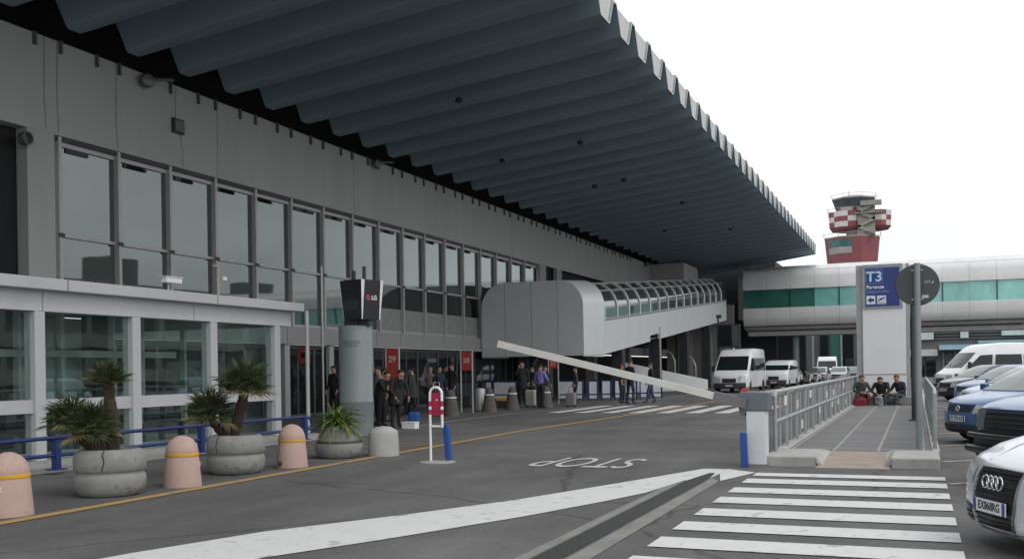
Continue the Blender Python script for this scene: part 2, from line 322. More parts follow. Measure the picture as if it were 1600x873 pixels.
# ------------------------------------------------------------------ terminal building with its folded canopy
T_ = empty('terminal_building', (-20, 40, 0), 'long grey airport terminal with a ribbed overhanging canopy above its glazed front', 'building')
g = MB(); g.box((-20.0, 17.0, 7.62), (-20.7, 94, 10.0)); g.box((-20.0, 18.05, 0), (-20.6, 18.88, 7.617)); g.box((-20.0, 4, 7.62), (-20.7, 16.997, 10.0)); g.box((-20.0, 14.5, 0), (-20.6, 15.4, 7.617))
wall = g.build('wall', WALL, T_)
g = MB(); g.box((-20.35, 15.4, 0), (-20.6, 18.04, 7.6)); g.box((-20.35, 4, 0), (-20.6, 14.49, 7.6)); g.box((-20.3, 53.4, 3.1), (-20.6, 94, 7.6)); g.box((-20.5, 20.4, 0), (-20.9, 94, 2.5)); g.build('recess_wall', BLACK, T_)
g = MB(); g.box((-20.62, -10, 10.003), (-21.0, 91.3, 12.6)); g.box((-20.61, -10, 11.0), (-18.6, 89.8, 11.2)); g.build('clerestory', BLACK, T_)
g = MB(); g.box((-20.2, 53.6, 2.5), (-19.95, 54.6, 7.61)); g.box((-20.2, 56.5, 2.5), (-19.95, 57.4, 7.61)); g.build('pillar', WALLD, T_)
# brackets under the wall top
br0 = None
for k in range(-5, 24):
    y = 26.82 + 2.006 * k
    for d in (-.5, .3):
        if br0 is None: br0 = MB().box((0, -.04, -.3), (.07, .04, .02)).build('bracket', M('bracket_grey', (.085, .085, .085), .6), T_, local=True); o = br0
        else: o = br0.copy(); COL.objects.link(o); o.parent = T_
        o.location = Vector((-19.998, y + d, 10.0)) - T_.location
# windows
def window_mb():
    f = MB(); W = 2.02
    f.box((-.12, .01, 3.16), (.12, .11, 7.6)); f.box((-.1, .131, 5.08), (.03, W - .001, 5.16)); f.box((-.1, .131, 7.38), (.02, W - .001, 7.6)); f.box((-.1, .131, 3.16), (.02, W - .001, 3.24))
    f.box((.121, -.03, 5.06), (.15, .15, 5.16), 1)
    return f
def pane_mb():
    p = MB(); W = 2.02; p.box((-.07, .112, 5.162), (-.04, W + .008, 7.378)); p.box((-.07, .112, 3.242), (-.04, W + .008, 5.078)); return p
rr = random.Random(3)
win0 = window_mb().build('window', [FRAMEG, DARK], T_, local=True); win0.location = (0, 0, 0)
pane0 = pane_mb().build('pane', MATS['window_glass'], win0, local=True)
for i in range(17):
    y = 19.0 + 2.02 * i
    o = win0 if i == 0 else copy_tree(win0, T_)
    o.location = Vector((-20.12, y, 0)) - T_.location
    if i >= 8:
        MB().box((-.035, .112, 3.245), (-.012, 2.028, 4.15)).build('lower_panel', M('lower_panel_grey', (.27, .27, .265), .6), o, local=True)
        MB().box((-.035, .112, 4.153), (-.02, 2.028, 5.075)).build('dark_pane', MATS['door_glass'], o, local=True)
    s = MB(); q = rr.uniform(.2, .9)
    s.box((-.02, q, 7.26), (.0, q + rr.uniform(.5, .95), 7.375)); bl = s.build('blind_slat', DARK, o, local=True)
g = MB(); g.box((-20.02, 18.9, 7.5), (-20.1, 53.4, 7.615)); g.build('window_lintel', DARK, T_)
# first floor spandrel and ground floor doors
sp0 = None
for i in range(33):
    y = 20.6 + 2.02 * i
    if sp0 is None: sp0 = MB().box((0, .015, 2.55), (-.4, 2.005, 3.15)).build('spandrel_panel', WALLD, T_, local=True); o = sp0
    else: o = sp0.copy(); COL.objects.link(o); o.parent = T_
    o.location = Vector((-19.93, y, 0)) - T_.location
g = MB(); g.box((-19.96, 20.62, 2.56), (-20.3, 87, 3.14)); g.build('spandrel_backing', DARK, T_)
d0 = None
DOORF = M('door_frame', (.11, .11, .11), .5, .2)
for i in range(17):
    y = 20.6 + 2.02 * i
    if d0 is None:
        d0 = MB().box((0, 0, 0), (.07, .1, 2.54)).box((0, .101, 2.4), (.06, 2.019, 2.54)).box((0, .101, 0), (.06, 2.019, .1)).box((0, 1.03, .101), (.05, 1.09, 2.399)).build('door', DOORF, T_, local=True)
        MB().box((.01, .102, .101), (.03, 1.029, 2.398)).box((.01, 1.091, .101), (.03, 2.018, 2.398)).build('pane', MATS['door_glass'], d0, local=True); o = d0
    else: o = copy_tree(d0, T_)
    o.location = Vector((-20.3, y, 0)) - T_.location
for y in (28.6, 31.4, 32.7, 34.3): MB().box((-20.0, y, 0), (-20.15, y + .3, 2.54)).build('door_pillar', WALL, T_)
# wall fittings
g = MB(); g.box((-19.99, 23.15, 8.6), (-19.9, 23.6, 9.02)); g.box((-19.985, 23.2, 8.65), (-19.88, 23.55, 8.97), 1); g.build('wall_box', [DARK, M('box_face', (.17, .15, .15), .6)], T_)
g = MB()
for y, pts in ((21.0, 1), (18.6, 1), (19.0, 1), (23.35, 0)):
    g.tube([(-19.98, y, 9.98), (-19.985, y - .03, 9.0 if not pts else 8.6), (-19.985, y + .02, 9.03 if not pts else 7.7)], .007, 5)
g.tube([(-19.98, 23.5, 8.6), (-19.975, 23.6, 8.1), (-19.98, 23.62, 7.65)], .006, 5); g.build('cable', M('cable_grey', (.2, .2, .2), .6), T_)
for y in (25.2, 33.3, 41.4, 49.5, 57.6, 65.7, 73.8): MB().box((-19.998, y, 7.63), (-19.995, y + .02, 9.98)).build('wall_joint', M('wall_joint_grey', (.24, .24, .24), .8), T_)
f = MB(); f.lathe([(.03, 0), (.17, .05), (.2, .22), (.19, .24)], (0, 0, 0), 14, T=frame_xy((.35, 0, -.1), (0, 0, 1), (.3, .95, 0))); f.tube([(.02, .1, .02), (.35, -.02, -.1)], .03, 6); f.box((.0, .02, -.06), (.05, .2, .1)); f.tube([(.05, .15, .0), (.3, .5, .03), (.55, .75, .06)], .05, 6)
fl0 = f.build('floodlight', [M('floodlight_grey', (.16, .16, .165), .4, .3)], T_, local=True)
for i, (y, z) in enumerate(((21.9, 9.85), (34.7, 9.93), (77.5, 9.95))):
    o = fl0 if i == 0 else copy_tree(fl0, T_)
    o.location = Vector((-20.0, y, z)) - T_.location
f = MB(); f.lathe([(.16, 0), (.16, .2), (.12, .21), (.1, .1)], (0, 0, 0), 16, T=frame_xy((-19.99, 17.9, 7.3), (0, 1, 0), (0, 0, 1))); f.build('loudspeaker', M('speaker_grey', (.1, .1, .1), .6), T_)
# canopy: one folded rib and its pale end panel, copied along the building
X0, X1, Z0, Z1 = -19.2, -7.92, 10.06, 11.28; PIT, Y27 = 2.006, 26.82
def prof(ox, oz, bw, sw, h):      # folded plate: flat bottom, steep sides, narrow ridge; deep and narrow at the wall, wide and shallow outside
    pts = [(-1.003, h), (-sw, h), (-bw - .05, .05), (-bw - .015, .012), (-bw + .04, 0), (bw - .04, 0), (bw + .015, .012), (bw + .05, .05), (sw, h), (1.003, h)]
    return [(ox, y, oz + z) for y, z in pts]
r = MB(); a = prof(0, 0, .2, .92, 1.15); bq = prof(X1 - X0, Z1 - Z0, .4, .86, .78); nP = len(a)
innr = [(p[0], p[1] * .96 if abs(p[1]) < 1 else p[1], p[2] + .06) for p in a]; inno = [(p[0], p[1] * .94 if abs(p[1]) < 1 else p[1], p[2] + .06) for p in bq]
r.add(a + bq, [(i, i + 1, nP + i + 1, nP + i) for i in range(nP - 1)], 0, True)
r.add(innr + inno, [(i + 1, i, nP + i, nP + i + 1) for i in range(nP - 1)], 0, True)
r.add(bq + inno, [(i, i + 1, nP + i + 1, nP + i) for i in range(nP - 1)], 1)
r.add(a, [tuple(range(1, nP - 1))], 0)
rib0 = r.build('canopy_rib', [RIB, RIBW], T_, local=True, sharp=20)
e = MB(); ep = [(X1 - X0 - .05, p[1] * .93, p[2] + .062 - (.06 if p[2] > Z1 - Z0 + .7 else 0)) for p in bq[1:-1]]
e.prism(ep, (-.04, 0, 0)); e.build('end_panel', RIBW, rib0, local=True)
for k in range(-17, 32):
    o = rib0 if k == -17 else copy_tree(rib0, T_)
    o.location = Vector((X0, Y27 + PIT * k, Z0)) - T_.location
yE = Y27 + PIT * 31 + 1.003
g = MB(); g.prism([(-20.4, yE + .01, 9.5), (-8.0, yE + .01, 11.25), (-8.0, yE + .01, 12.1), (-20.4, yE + .01, 11.0)], (0, .2, 0)); g.build('canopy_gable', RIB, T_)
for x, y in ((-14, 30.3), (-12.5, 38.7), (-14.5, 47), (-12, 55.4), (-15, 63.8), (-13, 46.9), (-16, 38.8), (-11.5, 67.9)):
    z = Z0 + (Z1 - Z0) * (x - X0) / (X1 - X0); MB().lathe([(.1, -.16), (.14, -.14), (.1, -.01)], (x, y - .2, z), 10).build('canopy_lamp', DARK, T_)
g = MB(); g.box((-20.7, 91.5, 0), (-11.6, 99, 11.0)); g.box((-11.59, 93.0, 0), (-9.2, 99, 10.0)); g.build('end_block', M('end_block_grey', (.035, .042, .047), .8), T_)
g = MB(); g.box((-20.0, 79.3, 8.7), (-17.2, 84.8, 10.0)); g.build('roof_duct', M('duct_grey', (.42, .41, .39), .7), T_)
def box_on(name, a, b, mat, parent): return MB().box(a, b).build(name, mat, parent)

# ------------------------------------------------------------------ glazed lobby in front of the terminal
L_ = empty('glass_lobby', (-14, 16, 0), 'low glass entrance lobby with white metal fascia in front of the terminal', 'lobby')
g = MB(); g.box((-13.78, 2, 3.02), (-19.9, 20.55, 3.22)); g.build('roof_slab', LOBBY, L_, bevel=.01)
g = MB(); g.box((-14.0, 2, 2.66), (-14.35, 20.3, 3.017)); g.box((-14.36, 19.95, 2.66), (-19.8, 20.3, 3.017)); g.build('fascia_beam', LOBBY, L_)
g = MB()
for y in (5.9, 9.6, 13.25, 17.3): g.box((-13.777, y, 3.02), (-13.774, y + .02, 3.222))
for y in (8.0, 12.9, 16.8): g.box((-13.998, y, 2.66), (-13.995, y + .015, 3.016))
g.build('panel_joint', M('joint_grey', (.2, .2, .2), .7), L_)
c0 = None
for y in (19.6, 17.3, 15.0, 12.7, 10.4, 8.1, 5.8):
    if c0 is None: c0 = MB().box((0, .04, .07), (-.26, .26, 2.657)).build('column', LOBBY, L_, local=True, bevel=.012); o = c0
    else: o = c0.copy(); COL.objects.link(o); o.parent = L_
    o.location = Vector((-14.0, y, 0)) - L_.location
rl0 = None
for y in (5.8, 8.1, 10.4, 12.7, 15.0, 17.3):
    if rl0 is None:
        rl0 = MB().box((-.06, .262, .9), (-.22, 2.339, 1.13)).build('sill_rail', LOBBY, L_, local=True)
        gp0 = MB().box((-.12, .262, 1.132), (-.14, 2.339, 2.656)).box((-.12, .262, .075), (-.14, 2.339, .898)).build('pane', MATS['clear_glass'], L_, local=True); o, p = rl0, gp0
    else:
        o = rl0.copy(); COL.objects.link(o); o.parent = L_; p = gp0.copy(); COL.objects.link(p); p.parent = L_
    o.location = Vector((-14.0, y, 0)) - L_.location; p.location = o.location
g = MB(); g.box((-14.35, 19.98, 1.13), (-19.8, 20.0, 2.65)); g.build('end_pane', MATS['clear_glass'], L_)
g = MB(); g.box((-14.35, 19.9, .9), (-19.8, 20.1, 1.128)); g.build('end_rail', LOBBY, L_)
g = MB(); g.box((-19.85, 2, 0), (-19.9, 20, 3.0)); g.box((-14.4, 2, 0), (-19.84, 20, .06)); g.build('interior_wall', M('lobby_interior', (.72, .76, .74), .7, var=.2, scale=.8), L_)
g = MB()
for y in (4.5, 7.8, 11.0, 13.6, 16.2, 18.6):
    g.box((-17.2, y, .06), (-17.05, y + .1, 2.9)); g.box((-17.2, y + 1.5, .06), (-17.05, y + 1.56, 2.9))
g.box((-17.2, 2, 1.95), (-17.06, 19.8, 2.1)); g.build('inner_frame', M('inner_frame_grey', (.6, .62, .61), .5), L_)
g = MB(); 
for y in (5.5, 10.1, 14.9, 17.6): g.box((-17.9, y, .06), (-17.5, y + .45, 2.95))
g.build('inner_column', M('inner_column_dark', (.045, .055, .05), .6), L_)
g = MB(); g.box((-18.3, 3, .3), (-18.2, 12, 2.2)); g.box((-18.3, 13, .9), (-18.2, 19, 2.3)); g.build('inner_screen', M('lobby_screen', (.6, .72, .68), .4, var=.25, scale=.7), L_)
st = MB()
for dz in (0, .3, .6): st.tube([(-15.2, 8.5, 1.75 + dz * .9), (-15.2, 12.4, .1 + dz)], .03, 6)
for t in (.0, .33, .66, 1.): y = 8.5 + 3.9 * t; st.tube([(-15.2, y, 1.1 - t * 1.05), (-15.2, y, 2.3 - t * 1.6)], .025, 6)
st.build('stair_rail', M('stair_grey', (.12, .13, .13), .4, .3), L_)
# low seats inside seen through the glass
sg = MB()
for i in range(9): y = 13.3 + i * .62; sg.box((-16.1, y, .4), (-15.6, y + .5, .46)); sg.box((-16.15, y, .46), (-16.1, y + .5, .85)); sg.box((-15.9, y + .2, .06), (-15.8, y + .3, .4))
sg.build('bench_row', M('seat_dark', (.04, .045, .05), .5), L_)
cam_e = empty('security_camera', (-14.0, 16.05, 3.22), 'small white security camera standing on the lobby roof edge', 'camera')
g = MB(); g.tube([(-14, 16.05, 3.22), (-14, 16.05, 3.38)], .025, 8); g.build('stand', ALU, cam_e)
g = MB(); g.box((-13.86, 15.84, 3.38), (-14.0, 16.3, 3.49)); g.box((-13.84, 15.8, 3.49), (-14.02, 16.32, 3.51)); g.build('housing', WHITE, cam_e, bevel=.01)
lp_e = empty('lobby_lamp', (-14.0, 17.6, 3.22), 'beige bracket lamp with small round glass head on the lobby roof', 'lamp')
g = MB(); g.tube([(-14, 17.6, 3.22), (-14, 17.6, 3.85), (-14, 17.45, 3.87)], .03, 8); g.build('stand', M('beige_metal', (.42, .38, .3), .5), lp_e)
g = MB(); g.lathe([(.01, -.06), (.06, -.03), (.06, .03), (.01, .06)], (-13.95, 17.75, 3.6), 10); g.build('lamp_head', WHITE, lp_e)
def pole(loc, h, r, label, mat, name='slim_pole', cat='pole', group=None):
    o = MB().tube([(0, 0, 0), (0, 0, h)], r, 10).lathe([(r * 2.2, 0), (r * 2.2, .03), (r * 1.1, .05)], (0, 0, 0), 10).lathe([(r * 1.05, h), (r * .6, h + .03)], (0, 0, 0), 10).build(name, mat); o.location = loc
    return tag(o, label, cat, group)
pole((-13.55, 20.3, 0), 3.0, .05, 'pale steel downpipe pole at the corner of the glass lobby', ALU)
pole((-15.9, 24.6, 0), 4.6, .035, 'thin grey pole beside the round advertising column', ALU)
pole((-12.0, 49.5, 0), 3.6, .035, 'thin grey pole behind the raised barrier arm, in front of the walkway', ALU)

# ------------------------------------------------------------------ enclosed rising walkway
E_ = empty('covered_walkway', (-17, 45, 0), 'grey clad covered walkway rising from a rounded box to the footbridge', 'walkway')
def arch(x0, x1, z0, z1, r, n=8):
    p = [(x1, z0)]
    for k in range(n + 1): a = PI / 2 * k / n; p.append((x1 - r + r * math.cos(a), z1 - r + r * math.sin(a)))
    for k in range(n + 1): a = PI / 2 + PI / 2 * k / n; p.append((x0 + r + r * math.cos(a), z1 - r + r * math.sin(a)))
    p.append((x0, z0)); return p
A = arch(-19.88, -14.6, 2.2, 5.82, 1.25)
def slab_between(mb, P0, y0, P1, y1, mi=0, sm=True):
    n_ = len(P0); vs = [(x, y0, z) for x, z in P0] + [(x, y1, z) for x, z in P1]
    mb.add(vs, [(i, i + 1, n_ + i + 1, n_ + i) for i in range(n_ - 1)], mi, sm)
# front face in four panels with dark joints between them
xs = [-19.88, -18.62, -17.25, -15.9, -14.6]
def top_z(x):
    r_ = 1.25
    for c, s in ((-14.6 - r_, 1), (-19.88 + r_, -1)):
        if (x - c) * s > 0: return 5.82 - r_ + math.sqrt(max(0, r_ * r_ - (x - c) ** 2))
    return 5.82
for i in range(4):
    xa, xb = xs[i] + .012, xs[i + 1] - .012; q = [xa + (xb - xa) * k / 10 for k in range(11)]
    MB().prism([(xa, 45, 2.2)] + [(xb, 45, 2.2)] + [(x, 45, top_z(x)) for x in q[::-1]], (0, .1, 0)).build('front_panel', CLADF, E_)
g = MB(); g.prism([(x, 45.101, z) for x, z in arch(-19.85, -14.63, 2.23, 5.79, 1.25)], (0, .1, 0)); g.build('front_backing', DARK, E_)
SL = (7.07 - 4.01) / 35.1
g = MB(); A2 = arch(-19.88, -14.6, 2.2, 5.82, 1.25); slab_between(g, A2, 45.0, arch(-19.88, -14.6, 2.28, 6.08, 1.25), 48.4)
A3 = [(x * 1 + (.04 if x < -17 else -.04), z - .04) for x, z in A2]; slab_between(g, A3[::-1], 45.0, A3[::-1], 48.39)
g.quad((-19.88, 45, 2.2), (-14.6, 45, 2.2), (-14.6, 48.4, 2.28), (-19.88, 48.4, 2.28)); g.build('front_shell', CLADL, E_)
def pz(y, base): return base + SL * (y - 48.4)
yW = 83.6
for i in range(15):      # parapet panels on the road side
    y0 = 48.42 + i * 2.345; y1 = y0 + 2.325
    g = MB(); bz = 2.29
    zb0, zb1 = 2.29 + .0905 * (y0 - 48.4), 2.29 + .0905 * (y1 - 48.4)
    if i == 4: zb0 += .35; zb1 += .35
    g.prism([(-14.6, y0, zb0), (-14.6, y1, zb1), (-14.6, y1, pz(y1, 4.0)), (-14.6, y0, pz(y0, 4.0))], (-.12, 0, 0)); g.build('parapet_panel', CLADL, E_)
g = MB(); g.quad((-19.8, 48.4, 2.35), (-14.73, 48.4, 2.35), (-14.73, yW, 5.6), (-19.8, yW, 5.6)); g.quad((-19.8, 48.4, 2.32), (-14.73, 48.4, 2.32), (-14.73, yW, 5.55), (-19.8, yW, 5.55))
g.prism([(-19.8, 48.4, 2.3), (-19.8, yW, 5.5), (-19.8, yW, 7.0), (-19.8, 48.4, 4.0)], (.1, 0, 0)); g.build('walkway_deck', M('deck_grey', (.4, .4, .39), .7), E_)
MB().prism([(-19.75, 48.45, 4.02), (-19.75, yW, 7.02), (-19.75, yW, 8.6), (-19.75, 48.45, 5.6)], (.06, 0, 0)).build('far_side_panel', M('far_side_grey', (.42, .42, .4), .7), E_)
def arch_pts(y, off=0., r=.0):
    zb = pz(y, 4.0); P = []
    for k in range(9):
        a = PI / 2 * k / 8; P.append((-15.9 + (1.3 + off) * math.cos(a), y, zb + .55 + (1.35 + off) * math.sin(a)))
    P = [(-14.6 + off, y, zb)] + P + [(-18.6, y, zb + 1.9 + off)]
    return P + [(-18.6 - 1.25 * math.sin(PI / 2 * k / 6) - off, y, zb + .55 + (1.35 + off) * math.cos(PI / 2 * k / 6)) for k in range(1, 7)] + [(-19.85 - off, y, zb)]
for i in range(15):
    y = 48.5 + 2.345 * i
    g = MB(); g.tube(arch_pts(y), .05, 6); g.build('arch_rib', CLADL, E_)
g = MB(); P0 = arch_pts(48.5); 
for j in (0, 5, 8, 10, 12): g.tube([arch_pts(48.5)[j], arch_pts(yW)[j]], .045, 6)
g.tube([(-14.62, 48.5, 4.06), (-14.62, yW, 7.12)], .06, 6); g.build('side_rail', ALU, E_)
gl = MB()
P0 = arch_pts(48.5, -.03); P1 = arch_pts(yW, -.03); n_ = len(P0)
gl.add(P0[:8] + P1[:8], [(i, i + 1, 9 + i, 8 + i) for i in range(7)], 0, True); gl.build('side_glazing', MATS['walkway_glass'], E_)
g = MB()
for i in range(14):
    y0 = 48.6 + 2.345 * i; a = arch_pts(y0, .01); b_ = arch_pts(y0 + 1.3, .01); c_ = arch_pts(y0 + 2.24, .01)
    g.add(a[7:14] + b_[7:14], [(k, k + 1, 8 + k, 7 + k) for k in range(6)], 0, True); g.add(b_[7:14] + c_[7:14], [(k, k + 1, 8 + k, 7 + k) for k in range(6)], 1, True)
g.build('roof_panel', [M('roof_pale', (.62, .62, .6), .5), M('roof_dark', (.26, .26, .255), .5)], E_)
s0 = None
for i, y in enumerate((52.0, 60.4, 68.5, 76.5)):
    h = 2.3 + .0905 * (y - 48.4)
    for x in (-15.0, -19.2):
        MB().box((x - .3, y, 0), (x + .3, y + .6, h)).build('support_column', DARK if x > -16 else CONCD, E_)
# lower ramp under the walkway
g = empty('lower_ramp', (-15.5, 66, 0), 'pale parapet ramp with arched glazing descending under the covered walkway', 'ramp')
m = MB(); m.prism([(-17.6, 62, 0), (-13.6, 70, 0), (-13.6, 70, .7), (-17.6, 62, 2.0)], (-.1, .1, 0)); m.build('ramp_parapet', CLADL, g)
for t in (.1, .35, .6, .85):
    x, y, z = -17.6 + 4 * t, 62 + 8 * t, 2.0 - 1.3 * t; MB().tube([(x, y, z), (x, y, z + .8), (x - .25, y + .12, z + 1.3), (x - .7, y + .35, z + 1.55)], .05, 6).build('arch_rib', ALU, g)
# wall far under the walkway
bl = MB(); bl.box((-19.9, 84.5, 0), (-14.2, 85, 6.8)); bl.box((-18.9, 84.3, 0), (-17.7, 84.49, 4.5), 1); bl.box((-16.7, 84.3, 0), (-16.0, 84.49, 4.5), 1)
tag(bl.build('service_wall', [M('brown_wall', (.2, .19, .18), .8), WALLD]), 'dull brown wall closing the space under the walkway end', 'wall')
m = empty('display_board', (-10.9, 62, 0), 'black electronic board hung on slim posts above the white van', 'display board')
MB().box((-11.45, 62.0, 2.75), (-10.05, 62.2, 4.2)).build('casing', PLASTIC, m, bevel=.02); MB().box((-11.37, 61.99, 2.85), (-10.13, 61.998, 4.1)).build('screen', MATS['door_glass'], m)
MB().tube([(-11.4, 62.25, 0), (-11.4, 62.25, 4.7)], .06, 8).tube([(-10.1, 62.25, 0), (-10.1, 62.25, 4.2)], .06, 8).box((-11.5, 62.15, 4.6), (-11.2, 62.3, 4.8)).build('post', DARK, m)

# ------------------------------------------------------------------ footbridge
B_ = empty('footbridge', (0, 88, 0), 'long silver clad footbridge with a band of teal glass crossing beyond the canopy', 'bridge')
low = [(90.5, 4.55), (87.6, 4.6), (86.6, 4.78), (86.15, 5.15), (86.0, 5.7), (86.0, 6.5)]
hi = [(86.0, 8.05), (86.0, 9.0), (86.1, 9.35), (86.4, 9.7), (86.9, 9.95), (87.6, 10.1), (90.5, 10.25)]
BR_CL = M('bridge_cladding', (.66, .66, .65), .4, .15, var=.08, scale=.6)
BR_TOP = M('bridge_roof', (.66, .65, .64), .3, .5, var=.1, scale=1.2)
dark_glass('teal_canopy_reflection', (.035, .13, .105), 1.5, .08)  # same teal glass, darkened to paint the canopy's reflection into the first panes
BW = 1.95
for i in range(24):
    xa = -13.6 + BW * i; xb = xa + BW - .014
    m = MB(); m.add([(xa, y, z) for y, z in low] + [(xb, y, z) for y, z in low], [(k + 1, k, 6 + k, 7 + k) for k in range(5)], 0, True)
    m.build('lower_panel', BR_CL, B_)
    m = MB(); m.add([(xa, y, z) for y, z in hi[:4]] + [(xb, y, z) for y, z in hi[:4]], [(k + 1, k, 4 + k, 5 + k) for k in range(3)], 0, True); m.build('upper_panel', BR_CL, B_)
    m = MB(); m.box((xa, 86.12, 6.5), (xb, 86.16, 8.05)); m.build('pane', MATS['teal_glass'] if i > 2 else MATS['teal_canopy_reflection'], B_)
    if i % 2 == 1: MB().box((xb - .02, 86.02, 6.5), (xb + .06, 86.13, 8.05)).build('mullion', DARK, B_)
m = MB(); m.add([(-13.6, y, z) for y, z in hi[3:]] + [(33, y, z) for y, z in hi[3:]], [(k + 1, k, 4 + k, 5 + k) for k in range(3)], 0, True); m.build('roof', BR_TOP, B_)
m = MB(); m.box((-13.55, 86.3, 4.9), (33, 90.4, 6.4)); m.box((-13.55, 86.3, 8.15), (33, 90.4, 9.6)); m.box((-13.55, 90, 6.4), (33, 90.4, 8.15)); m.build('core', M('bridge_core', (.06, .06, .06), .8), B_)
m = MB(); m.add([(-13.6, 86.0, 5.6), (-13.6, 86.0, 9.2), (-14.1, 86.5, 9.2), (-14.1, 86.5, 5.6), (-13.6, 90, 5.0), (-13.6, 90, 9.9), (-14.1, 90, 9.4), (-14.1, 90, 5.5)], [(0, 1, 2, 3), (3, 2, 6, 7), (2, 1, 5, 6), (0, 3, 7, 4)]); m.build('end_cap', BR_CL, B_)
for x in (-9.6, -3.2, 8.5, 15): MB().lathe([(.28, 0), (.28, 4.6)], (x, 88.5, 0), 12).build('column', GREYG, B_)
m = MB(); m.box((-13.4, 87.2, 4.2), (33, 90, 4.55)); m.build('soffit_beam', M('soffit_brown', (.4, .39, .38), .8), B_)

# ------------------------------------------------------------------ buildings beyond the bridge
K_ = empty('far_terminal_block', (-5, 130, 0), 'far glass fronted block seen beneath the footbridge with green panes', 'building')
m = MB(); m.box((-22, 130.5, 0), (-7, 136, 9)); m.build('wall', M('far_wall_grey', (.11, .115, .11), .8, var=.2, scale=.3), K_)
m = MB(); m.box((-18.2, 130.2, 0), (-15.4, 130.49, 7)); m.build('brown_wall', M('far_brown', (.17, .16, .15), .8), K_)
for xa, xb, mt in ((-14.9, -14.0, 'GREENP'), (-11.2, -10.2, 'DK'), (-9.9, -8.7, 'GREENP'), (-8.4, -7.2, 'DK')):
    MB().box((xa, 130.2, 0), (xb, 130.48, 6.6)).build('pane', GREENP if mt == 'GREENP' else MATS['door_glass'], K_)
for x in (-15.2, -12.0, -8.6): MB().box((x - .1, 129.9, 0), (x + .1, 130.18, 6.8)).build('column', GREYG, K_)
m = MB(); m.box((-13.9, 129.95, 3.75), (-12.7, 130.0, 6.3)); tag(m.build('hanging_banner', M('banner_white', (.55, .56, .6), .6)), 'white banner hanging before the green panes of the far block', 'banner')
K2 = empty('far_shop_block', (8, 132, 0), 'long dark far block with pale blue canopies beyond the car park', 'building')
m = MB(); m.box((-6.9, 133, 0), (40, 140, 8.5)); m.build('wall', M('far_shop_wall', (.13, .135, .14), .8, var=.2, scale=.4), K2)
LB = M('pale_blue_canopy', (.3, .48, .55), .5, var=.15, scale=1)
m = MB(); m.box((2.6, 131.2, 3.3), (6.2, 133, 3.9)); m.build('canopy', LB, K2)
m = MB(); m.box((6.9, 130.9, 4.0), (40, 133, 4.3)); m.build('canopy', LB, K2)
m = MB(); m.box((-1, 131.8, 2.6), (2.4, 133, 3.4)); m.build('canopy', M('pale_canopy', (.5, .5, .48), .6), K2)
for i in range(5): MB().box((-6.9, 132.7, 4.6 + .36 * i), (40, 132.95, 4.75 + .36 * i)).build('louvre', M('louvre_grey', (.09, .095, .1), .6), K2)
for xa, xb, za, zb in ((-.2, 2.0, 4.6, 5.5), (5.0, 5.9, 4.7, 6.5), (9.5, 14, 4.9, 6.6), (1.1, 2.0, 5.8, 6.4)): MB().box((xa, 132.5, za), (xb, 132.69, zb)).build('pane', M('bright_sign', (.5, .57, .56), .4, var=.2), K2)
for i in range(8): MB().box((3.0 + 1.3 * i, 132.6, 0), (3.15 + 1.3 * i, 132.9, 3.2)).build('shopfront_post', GREYG, K2)
for i in range(7): MB().box((-6.4 + 1.25 * i, 132.85, .1), (-5.3 + 1.25 * i, 132.97, 3.0)).build('shop_pane', MATS['door_glass'], K2)

# ------------------------------------------------------------------ control tower
C_ = empty('control_tower', (-15.3, 300, 0), 'red and white chequered airport control tower rising behind the footbridge', 'control tower')
cx, cy = -15.3, 300
def drum(mb, x, y, r0, z0, r1, z1, n=8, mi=0, rot=PI / 8, sx=1., fn=None):
    for k in range(n):
        a0 = rot + 2 * PI * k / n; a1 = rot + 2 * PI * (k + 1) / n
        p = [(x + sx * r * math.cos(a), y + r * math.sin(a), z) for r, a, z in ((r0, a0, z0), (r0, a1, z0), (r1, a1, z1), (r1, a0, z1))]
        if fn: 
            nu, nv = fn['n']; 
            for u in range(nu):
                for v in range(nv):
                    def L(uu, vv):
                        b0 = Vector(p[0]).lerp(Vector(p[1]), uu); b1 = Vector(p[3]).lerp(Vector(p[2]), uu); return tuple(b0.lerp(b1, vv))
                    mb.quad(L(u / nu, v / nv), L((u + 1) / nu, v / nv), L((u + 1) / nu, (v + 1) / nv), L(u / nu, (v + 1) / nv), (u + v + k) % 2)
        else: mb.add(p, [(0, 1, 2, 3)], mi)
    for r, z in ((r0, z0), (r1, z1)): mb.poly([(x + sx * r * math.cos(rot + 2 * PI * k / n), y + r * math.sin(rot + 2 * PI * k / n), z) for k in range(n)], mi)
m = MB(); m.lathe([(4.2, 0), (4.2, 33)], (cx, cy, 0), 16); m.lathe([(2.6, 36), (2.9, 41)], (cx, cy, 0), 12); m.build('shaft', TOWG, C_)
m = MB(); drum(m, cx - 1.2, cy, 7.2, 30.6, 7.9, 37.6, 8, 0); m.build('lower_deck', TOWR, C_)
m = MB()
for r_, z_, ox in ((8.3, 38.9, -1.2), (6.1, 46.1, -2.0), (6.5, 50.0, -.6)): 
    P = [(cx + ox + r_ * math.cos(PI / 8 + PI * k / 4), cy + r_ * math.sin(PI / 8 + PI * k / 4), z_) for k in range(9)]; m.tube(P, .05, 4, cap=False)
    for p in P[:8]: m.tube([(p[0], p[1], p[2] - 1.0), p], .05, 4)
m.build('guard_railing', TOWG, C_)
m = MB(); drum(m, cx - 1.2, cy, 6.9, 29.9, 7.2, 30.59, 8, 0); drum(m, cx - 1.2, cy, 8.0, 37.61, 8.0, 37.9, 8, 0); m.build('deck_rim', TOWG, C_)
lw = MB()
rot = PI / 8
